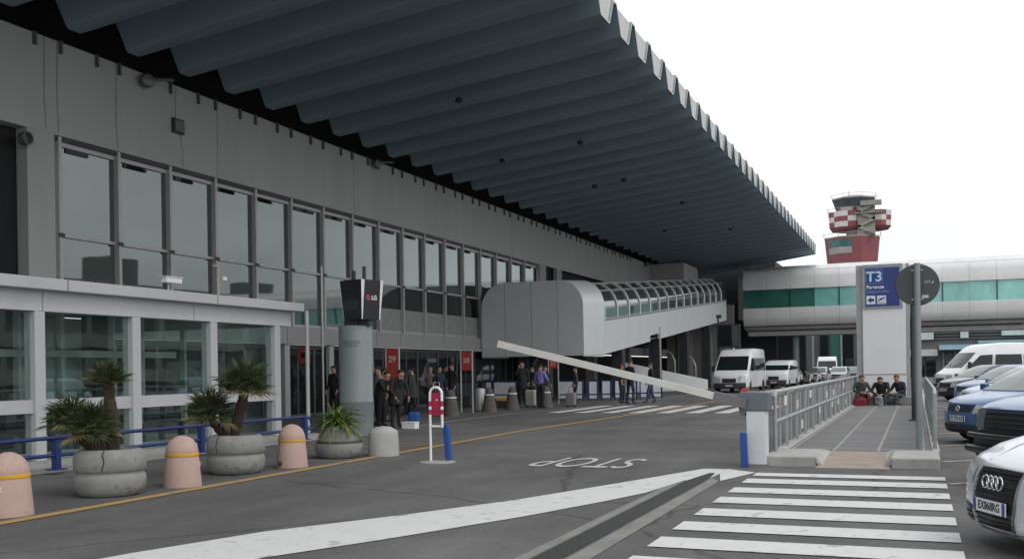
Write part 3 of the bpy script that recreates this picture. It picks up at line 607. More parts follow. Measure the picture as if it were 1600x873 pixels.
for k, f0, f1 in ((4, .25, 1.), (5, .0, .55)):
    a0 = rot + 2 * PI * k / 8; a1 = a0 + 2 * PI / 8
    def pt(fr, z, o=.06):
        rr_ = 7.2 + .7 * (z - 30.6) / 7. + o; pa = Vector((cx - 1.2 + rr_ * math.cos(a0), cy + rr_ * math.sin(a0), z)); pb = Vector((cx - 1.2 + rr_ * math.cos(a1), cy + rr_ * math.sin(a1), z)); return tuple(pa.lerp(pb, fr))
    lw.quad(pt(f0, 35), pt(f1, 35), pt(f1, 37), pt(f0, 37)); lw.quad(pt(f0, 33.1), pt(f1, 33.1), pt(f1, 34.9), pt(f0, 34.9), 1)
lw.build('deck_window', [M('tower_green_glass', (.03, .12, .11), .2, var=.5, scale=1), TOWG], C_)
m = MB(); drum(m, cx - 2.0, cy, 5.0, 40.0, 5.6, 40.8, 8); drum(m, cx - 2.0, cy, 5.6, 40.81, 5.9, 45.2, 8, fn={'n': (2, 3)}); m.build('chequered_drum', [TOWR, TOWW], C_)
m = MB(); drum(m, cx + 5.2, cy - .5, 3.4, 39.8, 4.3, 40.7, 8); drum(m, cx + 5.2, cy - .5, 4.3, 40.71, 4.5, 45.0, 8, fn={'n': (2, 3)}); m.build('chequered_lobe', [TOWR, TOWW], C_)
m = MB(); drum(m, cx - .6, cy, 4.8, 45.2, 5.4, 46.3, 8, fn={'n': (2, 1)}); m.build('cab_base', [TOWR, TOWW], C_)
m = MB(); drum(m, cx - .6, cy, 5.4, 46.31, 6.2, 48.7, 8); m.build('cab_glazing', M('cab_glass', (.07, .09, .1), .15, var=.4, scale=.5), C_)
m = MB(); drum(m, cx - .6, cy, 6.3, 48.71, 6.2, 49.1, 8); drum(m, cx - .6, cy, 3.2, 49.11, 2.9, 49.8, 8)
for i in range(9): a = i * 2.1; m.tube([(cx - .6 + 2.5 * math.cos(a), cy + 2.5 * math.sin(a), 49.7), (cx - .6 + 2.5 * math.cos(a), cy + 2.5 * math.sin(a), 50.2 + .4 * (i % 3))], .07, 5)
m.build('cab_roof', TOWG, C_)
m = MB()
for i in range(4): z = 37.9 + 2.0 * i; s = 1 if i % 2 else -1; m.prism([(cx + 3 - 2.2 * s, cy - 6.6, z), (cx + 3 + 2.2 * s, cy - 6.6, z + 2), (cx + 3 + 2.2 * s, cy - 6.6, z + 3), (cx + 3 - 2.2 * s, cy - 6.6, z + 1)], (0, .8, 0))
m.box((cx + .6, cy - 5.8, 37.9), (cx + 5.2, cy - 3, 46)); m.box((cx - .2, cy - 7.0, 43.9), (cx + 7.2, cy - 5.85, 44.2)); m.box((cx + 1.5, cy - 7.3, 46.0), (cx + 7.0, cy - 5.85, 47.3)); m.build('outside_stair', M('stair_stone', (.27, .25, .22), .8, var=.2, scale=.8), C_)

# ------------------------------------------------------------------ kerbside bollards, planters, plants, railing
def pink_bollard(x, y, rz, label, ring=True):
    e = empty('bollard', (x, y, 0), label, 'bollard', 'domed pink concrete bollards along the yellow line', rz)
    m = MB(); pr = [(.255, 0), (.255, .02), (.218, .405)] + [(.216, .41), (.214, .455)]
    for k in range(9): a = PI / 2 * k / 8; pr.append((.215 * math.cos(a) + .0005, .46 + .235 * math.sin(a)))
    m.lathe(pr, n=32); m.build('body', PINK, e, local=True, sharp=60)
    m = MB(); m.lathe([(.219, .412), (.224, .417), (.224, .45), (.219, .455)], n=32); m.build('band', YBAND, e, local=True)
    t = MB(); t0 = MB().text('ADR', .1, Matrix.Identity(4), .004)
    for (px, py, pz_) in t0.v:
        an = -PI / 2 + (px / .225); zz = .3 + py; r = .255 - .037 * zz / .405 + .004 + pz_; t.v.append((r * math.cos(an), r * math.sin(an), zz))
    t.f, t.mi, t.sm = t0.f, t0.mi, t0.sm; t.build('lettering', M('pink_relief', (.72, .56, .5), .8), e, local=True)
    return e
pink_bollard(-9.28, 8.06, R_(8), 'pink domed bollard cut by the left edge of the photo')
pink_bollard(-9.3, 10.88, R_(150), 'pink domed bollard between the two concrete palm planters')
pb = pink_bollard(-9.42, 13.63, R_(170), 'pink domed bollard with dark chip at its foot, beside the strap leaf planter')
MB().lathe([(.0, 0), (.05, .0), (.03, .02), (0, .022)], n=7, T=Matrix.Rotation(R_(-105 - 170), 4, 'Z') @ Matrix.Translation((.246, 0, .07)) @ Matrix.Rotation(PI / 2, 4, 'Y')).build('chip', M('chip_dark', (.06, .05, .045), .9), pb, local=True)
m = MB(); m.lathe([(.285, 0), (.285, .02), (.268, .42), (.255, .45), (.15, .515), (.03, .535)], n=28)
o = m.build('bollard', M('pale_concrete', (.38, .38, .365), .85, var=.12, scale=5, bump=.4, bscale=70), sharp=50); o.location = (-9.02, 15.92, 0); tag(o, 'plain grey low concrete bollard with shallow domed top', 'bollard')
gbm = MB().lathe([(.3, 0), (.29, .03), (.17, .66), (.13, .84), (.05, .9)], n=16)
gb = None
for (x, y), lb in zip(((-14.65, 30.5), (-14.75, 34.0), (-14.6, 35.9), (-13.82, 37.58)), ('dark grey conical bollard before the couple in black jackets', 'dark grey conical bollard just right of the silver bin', 'brownish conical bollard between the silver bin and the yellow box', 'grey conical bollard beside the person in the purple shirt')):
    if gb is None:
        gb = empty('bollard', (x, y, 0), lb, 'bollard', 'conical grey bollards along the terminal pavement'); gbm.build('body', M('bollard_dark', (.095, .083, .08), .85, var=.2, scale=6), gb, local=True, sharp=50)
        MB().lathe([(.18, 0), (.2, .01), (.19, .05), (.17, .06)], (0, 0, .6), 14).build('band', M('reflector', (.6, .6, .58), .5), gb, local=True)
    else: o = copy_tree(gb, loc=(x, y, 0)); o['label'] = lb
PL_PROF = [(.33, 0), (.37, .015), (.405, .06), (.43, .12), (.435, .2), (.432, .255), (.42, .27), (.41, .275), (.41, .31), (.42, .315), (.437, .33), (.44, .42), (.437, .48), (.42, .54), (.38, .58), (.33, .59), (.31, .52), (.05, .5)]
def planter(x, y, label, rz):
    e = empty('planter', (x, y, 0), label, 'planter', 'round double bulged concrete planters', rz)
    m = MB(); m.lathe(PL_PROF, n=40); m.build('bowl', PLANT, e, local=True, sharp=70)
    MB().lathe([(.05, 0), (.325, 0)], (0, 0, .555), 24).build('soil', SOIL, e, local=True)
    c = MB(); rr = random.Random(x)
    for s0 in (0,):
        P = [(.563 * math.cos(-1.25 + rr.uniform(-.02, .02)), .563 * math.sin(-1.25), z) for z in (.36, .42, .47)] + [(.5, 0, .0)][:0]
        P = []
        for i in range(6): z = .335 + .05 * i; an = -1.25 + rr.uniform(-.03, .03); r = (.437, .439, .44, .437, .425, .39)[i] + .001; P.append((r * math.cos(an), r * math.sin(an), z))
        c.tube(P, .009, 5)
    c.build('crack', M('crack_dark', (.05, .05, .045), .9), e, local=True)
    return e
planter(-9.57, 9.85, 'grey concrete planter holding the three headed palm nearest the camera', R_(15))
planter(-9.72, 12.58, 'grey concrete planter holding the tall leaning palm', R_(-20))
e = empty('planter', (-9.62, 15.38, 0), 'low grey concrete planter with a domed inner cone under strap leaves', 'planter')
MB().lathe([(.33, 0), (.38, .03), (.42, .1), (.435, .2), (.425, .26), (.38, .27), (.36, .24)], n=36).build('bowl', PLANT, e, local=True, sharp=60)
MB().lathe([(.415, .255), (.4, .3), (.35, .31)], n=30).build('rim_band', M('rim_dark', (.06, .055, .05), .8), e, local=True)
MB().lathe([(.37, .26), (.35, .4), (.29, .52), (.22, .57), (.05, .57)], n=30).build('cone', PLANT, e, local=True, sharp=60)

def fan_leaf(mb, base, d, size, rng, mi=0, pet=.45):
    d = Vector(d).normalized(); base = Vector(base); up = Vector((0, 0, 1)); side = d.cross(up)
    side = Vector((1, 0, 0)) if side.length < .1 else side.normalized(); nrm = side.cross(d).normalized()
    tip = base + d * size * pet; mid = base + d * size * pet * .5 + Vector((0, 0, .02)); mb.tube([base, mid, tip], [.008, .006, .004], 4, mi, cap=False)
    n_ = 17
    for k in range(n_):
        a = R_(-115 + 230 * k / (n_ - 1) + rng.uniform(-4, 4)); L = size * (.62 - .16 * abs(k / (n_ - 1) * 2 - 1)) * rng.uniform(.85, 1.1)
        ld = (d * math.cos(a) + side * math.sin(a)).normalized(); ld = (ld + nrm * .12 * math.cos(a) + Vector((0, 0, -.10))).normalized()
        wv = (nrm.cross(ld)).normalized() * size * .021; m1 = tip + ld * L * .55 + nrm * .01; end = tip + ld * L + Vector((0, 0, -.12 * L * rng.uniform(.3, 1.4)))
        mb.add([tuple(tip), tuple(m1 + wv), tuple(end), tuple(m1 - wv), tuple(m1 + nrm * size * .02)], [(0, 1, 4), (0, 4, 3), (1, 2, 4), (4, 2, 3)], mi)
def crown(mb, c, size, n_, rng, low=-35):
    for i in range(n_):
        az = i * 2.399 + rng.uniform(-.3, .3); t = (i + .5) / n_; el = R_(80 - (80 - low) * t ** .8 + rng.uniform(-8, 8))
        d = (math.cos(az) * math.cos(el), math.sin(az) * math.cos(el), math.sin(el)); fan_leaf(mb, c, d, size * rng.uniform(.85, 1.1), rng, 1 if (t > .86 and rng.random() < .6) else 0)
def trunk(mb, pts, r0, r1, rng):
    n_ = 14; P = []; Rr = []
    for i in range(n_ + 1):
        t = i / n_; k = t * (len(pts) - 1); j = min(int(k), len(pts) - 2); P.append(Vector(pts[j]).lerp(Vector(pts[j + 1]), k - j)); Rr.append((r0 + (r1 - r0) * t) * rng.uniform(.88, 1.12))
    mb.tube(P, Rr, 10)
    for i in range(90):
        t = rng.random(); k = t * (len(pts) - 1); j = min(int(k), len(pts) - 2); c = Vector(pts[j]).lerp(Vector(pts[j + 1]), k - j); a = rng.uniform(0, 2 * PI); r = (r0 + (r1 - r0) * t)
        q = Vector((math.cos(a), math.sin(a), 0)); w_ = Vector((-q.y, q.x, 0)) * .012
        b0 = c + q * r * .9; mb.add([tuple(b0 - w_), tuple(b0 + w_), tuple(b0 + q * .028 + Vector((0, 0, .05)))], [(0, 1, 2)])
def palm(base, heads, label):
    rng = random.Random(label); e = empty('palm_plant', base, label, 'palm')
    for pts, r0, r1, size, n_, low in heads:
        m = MB(); trunk(m, pts, r0, r1, rng); m.build('trunk', BARK, e)
        m = MB(); crown(m, pts[-1], size, n_, rng, low); m.build('crown', [LEAF, LEAFY], e)
palm((-9.57, 9.85, .555), [
    ([(-9.5, 9.83, .555), (-9.53, 9.85, .9), (-9.58, 9.87, 1.2), (-9.6, 9.87, 1.42)], .085, .07, .33, 34, 5),
    ([(-9.7, 9.8, .555), (-9.9, 9.68, .75), (-10.0, 9.62, .95)], .085, .06, .4, 36, -25),
    ([(-9.58, 9.72, .555), (-9.62, 9.66, .72), (-9.64, 9.62, .86)], .1, .08, .42, 42, -25)], 'dark palm with one tall head and two low heads in the nearest planter')
palm((-9.72, 12.58, .555), [
    ([(-9.75, 12.58, .555), (-9.68, 12.6, .85), (-9.6, 12.62, 1.12), (-9.58, 12.62, 1.3)], .085, .075, .52, 40, -20),
    ([(-9.85, 12.5, .555), (-9.98, 12.42, .75), (-10.05, 12.4, .9)], .075, .055, .5, 38, -25)], 'leaning palm with a wide spiky crown in the middle planter')
rng = random.Random(5); e = empty('strap_plant', (-9.62, 15.38, .55), 'bushy plant with drooping bright green strap leaves in the low planter', 'plant'); m = MB()
for i in range(190):
    az = rng.uniform(0, 2 * PI); el = R_(rng.uniform(15, 85)); L = rng.uniform(.38, .62); b0 = Vector((-9.62 + rng.uniform(-.12, .12), 15.38 + rng.uniform(-.12, .12), .55)); q = Vector((math.cos(az), math.sin(az), 0)); sd_ = Vector((-q.y, q.x, 0))
    P = []; W_ = (.012, .02, .019, .014, .002); v = q * math.cos(el) + Vector((0, 0, math.sin(el))); p = b0.copy()
    for k in range(5): P.append(p.copy()); v = (v + Vector((0, 0, -.32 - .1 * k))).normalized(); p = p + v * L / 4
    vs = []
    for p, w_ in zip(P, W_): vs += [tuple(p - sd_ * w_), tuple(p + Vector((0, 0, -.008))), tuple(p + sd_ * w_)]
    fs = []
    for k in range(4): fs += [(3 * k, 3 * k + 1, 3 * k + 4, 3 * k + 3), (3 * k + 1, 3 * k + 2, 3 * k + 5, 3 * k + 4)]
    m.add(vs, fs, 1 if rng.random() < .15 else 0, True)
m.build('leaf_tuft', [LEAF2, M('yellow_leaf', (.2, .2, .04), .5, var=.3)], e)
# blue railing
e = empty('blue_railing', (-12.45, 11.7, .07), 'low blue two bar railing in front of the glass lobby', 'railing')
for z in (.57, .3):
    P = [(-12.45, 3, z), (-12.45, 18.4, z)] + ([(-12.45, 18.7, z - .03), (-12.45, 18.78, z - .12), (-12.45, 18.78, .3)] if z > .5 else [(-12.45, 18.77, z)])
    MB().tube(P, .032, 10).build('rail', BLUE, e)
for y in (4.9, 8.3, 11.7, 15.1, 18.5): MB().box((-12.5, y - .05, .07), (-12.4, y + .05, .535)).box((-12.56, y - .11, .07), (-12.34, y + .11, .09)).build('post', BLUE, e)
# fork rest of the barrier with its red plate; blue leaning pad
e = empty('barrier_rest', (-7.43, 14.9, 0), 'white and red hoop shaped barrier rest with crimson plate and a tiny round base', 'barrier rest')
hp = [(-7.545, 14.9, .02), (-7.545, 14.9, 1.14)]
for k in range(1, 9): a = PI - PI * k / 8; hp.append((-7.435 + .11 * math.cos(a), 14.9, 1.14 + .11 * math.sin(a)))
hp += [(-7.325, 14.9, .58)]
MB().tube(hp, .023, 10).tube([(-7.545, 14.9, .6), (-7.325, 14.9, .6)], .02, 8).build('hoop', WHITE, e)
MB().tube([(-7.545, 14.9, .80), (-7.545, 14.9, 1.02)], .0265, 10).tube([(-7.325, 14.9, .80), (-7.325, 14.9, 1.02)], .0265, 10).build('red_band', CRIM, e)
MB().tube([(-7.545, 14.9, .88), (-7.545, 14.9, .93)], .028, 10).tube([(-7.325, 14.9, .88), (-7.325, 14.9, .93)], .028, 10).build('white_band', WHITE, e)
MB().box((-7.53, 14.93, .78), (-7.34, 14.95, 1.16)).build('plate', CRIM, e, bevel=.008)
MB().box((-7.45, 14.922, 1.03), (-7.41, 14.929, 1.05)).build('sticker', WHITE, e)
MB().tube([(-7.49, 14.93, 1.24), (-7.49, 14.93, 1.33), (-7.38, 14.93, 1.33), (-7.38, 14.93, 1.24)], .008, 6).build('top_bracket', GALV, e)
MB().lathe([(.3, 0), (.3, .012), (.26, .016)], (-7.42, 14.9, .0), 24).build('base_patch', CONC, e)
o = MB().box((-.05, -.05, .016), (.05, .05, .6), T=Matrix.Rotation(R_(-4.5), 4, 'Y')).build('blue_post', BLUEB, bevel=.015); o.location = (-7.28, 15.05, .02); tag(o, 'leaning bright blue stub post behind the white hoop', 'post')
# barrier
e = empty('barrier_gate', (-2.28, 15.5, 0), 'raised car park barrier with pale arm, white cabinet and dark grey head', 'barrier')
MB().box((-2.42, 15.4, 0), (-2.13, 15.75, .84)).build('cabinet', M('cabinet_white', (.62, .63, .64), .5, var=.08), e, bevel=.015)
MB().box((-2.47, 15.38, .0), (-2.1, 15.78, .035)).build('foot', CONCD, e)
MB().prism([(-2.08, 15.38, .842), (-2.08, 15.38, 1.12), (-2.5, 15.38, 1.14), (-2.58, 15.38, 1.02), (-2.5, 15.38, .8), (-2.44, 15.38, .76), (-2.425, 15.38, .842)], (0, .42, 0)).build('motor_head', M('barrier_grey', (.12, .135, .155), .5), e, bevel=.015)
d = Vector((-6.5 + 2.45, 0, 1.965 - .965)).normalized(); T = frame_xy((-2.45, 15.33, .965), d, (0, 0, 1) if False else Vector((0, 0, 1)) - d * d.z)
arm = MB(); arm.box((.2, -.055, -.025), (4.15, .055, .025), 0, T); arm.box((.2, -.012, .0252), (4.15, .012, .03), 1, T); arm.build('arm', [M('arm_cream', (.62, .61, .57), .45, var=.08), M('arm_groove', (.35, .34, .32), .6)], e, bevel=.008)
MB().box((4.15, -.056, -.026), (4.17, .056, .026), 0, T).build('arm_tip', M('tip_dull_red', (.3, .1, .08), .6), e)
MB().box((-.05, -.075, -.04), (.45, .075, .04), 0, T).build('arm_clamp', M('clamp_grey', (.16, .15, .155), .4, .3), e)
MB().box((.2, -.035, .041), (.4, .035, .045), 0, T).build('clamp_sticker', M('pale_sticker', (.5, .47, .46), .5), e)
MB().prism([(-2.52, 15.45, 1.142), (-2.4, 15.45, 1.142), (-2.4, 15.45, 1.19), (-2.47, 15.45, 1.185)], (0, .2, 0)).build('red_cap', RED, e)
o = MB().box((-.05, -.04, 0), (.05, .04, .52), T=Matrix.Rotation(R_(-2), 4, 'Y')).build('blue_post', BLUEB, bevel=.012); o.location = (-2.42, 15.25, 0); tag(o, 'bright blue stub post against the white barrier cabinet', 'post')
# island railings
def railing(name, x, y0, y1, label, stickers, h=1.0, dx=0.):
    e = empty(name, (x, y0, .13), label, 'railing'); n_ = int((y1 - y0) / 1.55)
    for z in (h + .1, .63):
        P = [(x, y0, z), (x, y1, z)]
        if z > .8: P = [(x, y0, .14), (x, y0, z - .06), (x, y0 + .06, z), (x, y1 - .06, z), (x, y1, z - .06), (x, y1, .14)]
        MB().tube(P, .032, 8).build('rail', GALV, e)
    for i in range(1, n_): MB().tube([(x, y0 + (y1 - y0) * i / n_, .13), (x, y0 + (y1 - y0) * i / n_, h + .08)], .028, 8).build('post', GALV, e)
    rng = random.Random(label); n2 = n_ * 4
    for i in range(n2):
        if i % 2: y = y0 + (y1 - y0) * (i + .5) / n2; MB().box((x - .008, y - .1, .2), (x + .008, y + .1, h + .02)).build('infill_plate', M('infill_grey', (.3, .325, .32), .5, .3, var=.12), e)
    for i in range(stickers):
        y = y0 + .2 + (y1 - y0) * .8 * (i + rng.uniform(0, .8)) / stickers; z = rng.choice((.3, .42, .72, .85))
        MB().box((x + .01, y, z), (x + .016, y + .3, z + .16)).build('sticker', WHITE, e)
railing('metal_railing', -2.1, 16.3, 43, 'grey metal railing with white stickers on the left edge of the paved island', 13)
railing('metal_railing', .26, 17.4, 34, 'grey metal railing on the right edge of the paved island beside parked cars', 3)
# guard rail further down the road
e = empty('guard_rail', (-4.2, 40, 0), 'pale single bar guard rail along the road beside the white vans', 'guard rail')
MB().box((-4.24, 29.6, .62), (-4.16, 80, .78)).build('beam', M('rail_pale', (.5, .48, .46), .5), e)
for i in range(11): MB().box((-4.25, 29.7 + 5 * i, 0), (-4.17, 29.82 + 5 * i, .82)).build('post', M('rail_post', (.42, .33, .31), .6), e)
# round sign seen from behind, and a dark pole behind it
e = empty('round_sign', (.03, 17.65, .13), 'round traffic sign seen from behind on a grey green pole', 'sign')
MB().tube([(.03, 17.65, .13), (.03, 17.65, 3.17)], .05, 12).build('pole', GREYG, e)
D = frame_xy((.03, 17.58, 2.82), (1, 0, 0), (0, 0, 1)) @ Matrix.Translation((0, 0, 0))
MB().lathe([(.0, -.012), (.335, -.012), (.345, 0), (.335, .012), (.0, .012)], n=40, T=Matrix.Translation((.03, 17.73, 2.82)) @ Matrix.Rotation(PI / 2, 4, 'X')).build('disc', M('sign_back', (.062, .068, .07), .5, .2, var=.1), e)
for z in (3.06, 2.58): MB().box((-.06, 17.695, z - .012), (.12, 17.716, z + .012)).build('clamp', GALV, e)
S = lambda x, z: frame_xy((x, 17.7165, z), (1, 0, 0), (0, 0, 1))
MB().text('RST', .055, S(.19, 2.86), .001).prism([(.245, 17.7165, 2.835), (.275, 17.7165, 2.885), (.28, 17.7165, 2.845)], (0, -.002, 0)).build('lettering', M('label_white', (.5, .52, .55), .5), e)
MB().box((.1, 17.7145, 2.6), (.2, 17.7165, 2.635)).box((.1, 17.7145, 2.64), (.2, 17.7165, 2.65)).build('label', M('label_white', (.5, .52, .55), .5), e)
pole((-.07, 26.5, .13), 2.95, .06, 'dark pole standing behind the round sign on the island', DARK, 'dark_pole')
# T3 totem
e = empty('sign_totem', (-1.05, 38.3, .13), 'tall pale grey totem with a blue T3 departures panel', 'sign totem')
TOT = M('totem_grey', (.69, .69, .7), .5, var=.05, scale=.8)
MB().box((-1.78, 38.0, .13), (-.33, 38.55, 5.12)).build('body', TOT, e, bevel=.015)
for xa, xb in ((-1.99, -1.79), (-.32, -.2)): MB().box((xa, 38.05, .13), (xb, 38.5, 5.12)).build('side_post', M('totem_post', (.3, .32, .31), .5), e)
MB().box((-1.775, 37.985, 1.18), (-.335, 37.998, 1.2)).box((-1.775, 37.985, 4.35), (-.335, 37.99, 4.36)).build('panel_joint', M('joint_grey', (.2, .2, .2), .7), e)
MB().box((-1.75, 37.95, 3.55), (-.42, 37.996, 5.12)).build('sign_frame', M('sign_frame_grey', (.27, .3, .32), .45), e)
sp = MB().box((-1.66, 37.93, 3.63), (-.52, 37.949, 5.0)).build('sign_panel', SIGNB, e)
S = lambda x, z: frame_xy((x, 37.927, z), (1, 0, 0), (0, 0, 1))
MB().text('T3', .5, S(-1.36, 4.67), .002, bold=.012).build('lettering', SIGNL, sp)
fr = MB()
for a, b_ in (((-1.63, 4.43), (-1.07, 4.45)), ((-1.63, 4.93), (-1.07, 4.95)), ((-1.63, 4.45), (-1.615, 4.93)), ((-1.085, 4.45), (-1.07, 4.93))): fr.box((a[0], 37.924, a[1]), (b_[0], 37.929, b_[1]))
fr.build('letter_frame', M('sign_mid_blue', (.12, .22, .42), .5), sp)
MB().text('Partenze', .17, S(-1.63, 4.31), .002, align='LEFT', bold=.004).build('lettering', M('sign_white', (.66, .68, .72), .5), sp)
MB().text('Departures', .165, S(-1.63, 4.15), .002, align='LEFT').build('lettering', M('sign_dim', (.2, .27, .45), .5), sp)
ic = MB()
for x in (-1.63, -1.27): ic.box((x, 37.924, 3.7), (x + .3, 37.929, 4.0))
ic.build('icon_plate', M('sign_white', (.66, .68, .72), .5), sp, bevel=.0)
ic = MB(); y = 37.9235
ic.prism([(-1.6, y, 3.85), (-1.47, y, 3.96), (-1.47, y, 3.9), (-1.37, y, 3.9), (-1.37, y, 3.8), (-1.47, y, 3.8), (-1.47, y, 3.74)], (0, -.002, 0))
ic.prism([(-1.24, y, 3.78), (-1.02, y, 3.9), (-1.0, y, 3.95), (-1.05, y, 3.94), (-1.12, y, 3.9), (-1.22, y, 3.93), (-1.16, y, 3.875), (-1.22, y, 3.84), (-1.24, y, 3.87)], (0, -.002, 0)); ic.prism([(-1.24, y, 3.73), (-1.0, y, 3.73), (-1.0, y, 3.75), (-1.24, y, 3.75)], (0, -.002, 0))
ic.build('icon', SIGNB, sp)
o = MB().box((-2.0, 36.85, .131), (-.1, 37.9, .42)).build('stone_plinth', CONCD, bevel=.03); tag(o, 'low dark stone plinth at the foot of the sign totem', 'plinth')

# ------------------------------------------------------------------ advertising column with screen box
e = empty('advertising_column', (-12.72, 21.15, 0), 'round pale grey green advertising column near the lobby corner', 'column')
MB().lathe([(.44, 0), (.44, .06), (.41, .07), (.41, .8), (.413, .805), (.413, .815), (.41, .82), (.41, 2.62), (.39, 2.66), (.05, 2.66)], (-12.72, 21.15, 0), 36).build('shaft', M('column_green_grey', (.19, .225, .22), .45, var=.06, scale=.8), e, sharp=50)
m = MB(); rng = random.Random(4)
for z, w_ in ((2.28, .5), (2.24, .38), (2.2, .44), (2.16, .3)):
    t0 = MB().text(('Partenze internazionali', 'International departures', 'Terminal autobus', 'Coach terminal')[(int(z * 100) // 4) % 4], .05, Matrix.Identity(4), .001)
    for px, py, q in t0.v: an = R_(-75) + px / .41; m.v.append((-12.72 + (.412 + q) * math.cos(an), 21.15 + (.412 + q) * math.sin(an), z + py))
    o_ = len(m.v) - len(t0.v); m.f += [[i + o_ for i in f] for f in t0.f]; m.mi += t0.mi; m.sm += t0.sm
m.build('lettering', M('column_text', (.1, .12, .12), .6), e)
MB().box((-12.95, 21.0, 2.661), (-12.25, 21.2, 2.8)).box((-12.65, 20.95, 2.661), (-12.55, 21.25, 2.82)).build('mount', DARK, e)
e = empty('screen_box', (-12.5, 21.1, 2.8), 'black tapered screen box with pale edge strips on the advertising column', 'display box', rz=R_(-15))
bb = MB(); a0, a1 = .3, .37
v = [(-a0, -a0, 0), (a0, -a0, 0), (a0, a0, 0), (-a0, a0, 0), (-a1, -a1, .95), (a1, -a1, .95), (a1, a1, .95), (-a1, a1, .95)]
bb.add(v, [(0, 3, 2, 1), (4, 5, 6, 7), (0, 1, 5, 4), (1, 2, 6, 5), (2, 3, 7, 6), (3, 0, 4, 7)]); bb.build('casing', PLASTIC, e, local=True)
def lerp_face(u, t, side, o):   # points on the two visible faces
    a = a0 + (a1 - a0) * t + o; s = -a + 2 * a * u
    return (s, -a, .95 * t) if side == 0 else ((a, s, .95 * t) if side == 1 else (-a, -s, .95 * t))
for side, u0, u1, v0, v1 in ((1, .0, .045, .0, .15), (1, .955, 1.0, .86, 1.0), (2, .93, 1.0, .86, 1.0)):
    MB().poly([lerp_face(u0, 0, side, .006), lerp_face(u1, 0, side, .006), lerp_face(v1, 1, side, .006), lerp_face(v0, 1, side, .006)]).build('edge_strip', M('strip_white', (.75, .74, .73), .5), e, local=True)
scn = MB(); scn.poly([lerp_face(.12, .2, 0, .004), lerp_face(.84, .2, 0, .004), lerp_face(.84, .72, 0, .004), lerp_face(.12, .72, 0, .004)]); scn.build('screen', M('screen_dark', (.02, .03, .028), .2), e, local=True)
lf = Matrix.Translation((.342, -.02, .52)) @ Matrix.Rotation(PI / 2, 4, 'Z') @ Matrix.Rotation(PI / 2, 4, 'X')
MB().text('LG', .15, lf @ Matrix.Translation((.1, 0, 0)), .004, bold=.004).build('lettering', WHITE, e, local=True)
MB().lathe([(.0, 0), (.075, 0), (.075, .006), (0, .008)], n=20, T=lf @ Matrix.Translation((-.11, 0, 0))).build('logo', M('logo_red', (.32, .03, .07), .5), e, local=True)
for px, py, ph in ((-.15, -.1, 1.2), (.2, -.1, 1.28), (.27, .2, 1.02)): MB().tube([(px, py, .95), (px, py, ph)], .045, 8).build('vent_pipe', DARK, e, local=True)

# ------------------------------------------------------------------ red stop signs, bins, white panels on the pavement
def red_sign(x, y, w_, ztop, zbot, txt, label):
    e = empty('red_sign', (x, y, 0), label, 'sign', 'red panels on pairs of pale posts')
    for s in (-1, 1): MB().tube([(s * w_ / 2, 0, 0), (s * w_ / 2, 0, ztop + .04)], .03, 8).build('post', ALU, e, local=True)
    p = MB().box((-w_ / 2 + .03, -.02, zbot), (w_ / 2 - .03, .02, ztop)).build('panel', RED, e, local=True)
    MB().text(txt, .26, frame_xy((0, -.021, ztop - .33), (1, 0, 0), (0, 0, 1)), .003, bold=.006).build('lettering', M('sign_cream', (.55, .45, .36), .6), p, local=True)
red_sign(-15.05, 27.2, .46, 2.25, .95, '29', 'tall red sign panel behind the orange jacket near the advertising column')
red_sign(-15.2, 33.0, .46, 2.24, 1.56, '28', 'red numbered sign on two posts left of the silver bin')
red_sign(-14.75, 41.1, .46, 2.14, 1.6, '27', 'red sign on two posts below the corner of the covered walkway')
e = empty('red_sign', (-16.25, 24.3, 1.8), 'small square red sign with dark symbol hung beside a thin pole', 'sign')
MB().box((-16.5, 24.2, 1.82), (-16.08, 24.23, 2.28)).build('panel', M('red_dull', (.28, .05, .045), .6), e); MB().box((-16.37, 24.19, 1.96), (-16.2, 24.199, 2.12)).build('symbol', BLACK, e); MB().tube([(-15.9, 24.6, 2.1), (-16.1, 24.25, 2.1)], .015, 6).build('arm', DARK, e)
e = empty('litter_bin', (-15.3, 34.4, 0), 'slim silver litter bin on the terminal pavement', 'bin')
MB().lathe([(.2, .02), (.2, .82), (.17, .86), (.03, .88)], (-15.3, 34.4, 0), 18).build('body', ALU, e); MB().lathe([(.21, 0), (.21, .03)], (-15.3, 34.4, 0), 18).build('foot', DARK, e)
def white_panel(x, y, w_, label, low=True, rz=0):
    e = empty('white_screen_panel', (x, y, 0), label, 'panel', 'white screens in blue frames on the pavement', rz)
    MB().box((-w_ / 2, -.02, .34), (w_ / 2, .02, .94)).build('panel', M('screen_panel', (.85, .86, .88), .5, var=.05), e, local=True)
    if low: MB().box((-w_ / 2, -.02, .12), (w_ / 2, .02, .28)).build('lower_panel', M('screen_panel', (.4, .41, .42), .5), e, local=True)
    for s in (-1, 1): MB().box((s * (w_ / 2 + .03) - .03, -.04, 0), (s * (w_ / 2 + .03) + .03, .04, 1.02)).build('post', BLUE, e, local=True)
    MB().box((-w_ / 2, -.035, .945), (w_ / 2, .035, 1.02)).box((-w_ / 2, -.035, .285), (w_ / 2, .035, .335)).build('rail', BLUE, e, local=True)
for x, w_, lb in ((-20.35, .9, 'white screen panel behind the red numbered sign'), (-19.3, 1.25, 'white screen panel above the conical bollards'), (-15.75, 1.2, 'wide white screen panel under the rounded walkway box')): white_panel(x, 46.4, w_, lb)
for i, lb in enumerate(('first narrow bright panel from the left in the blue framed row', 'second narrow bright panel from the left in the blue framed row', 'third narrow bright panel in the blue framed row, left of three people', 'fourth narrow bright panel half hidden by three standing people', 'fifth narrow bright panel behind the three standing people', 'last narrow bright panel of the blue framed row')):
    white_panel(-14.6 + .5 * i, 46.4 + .55 * i, .4, lb)
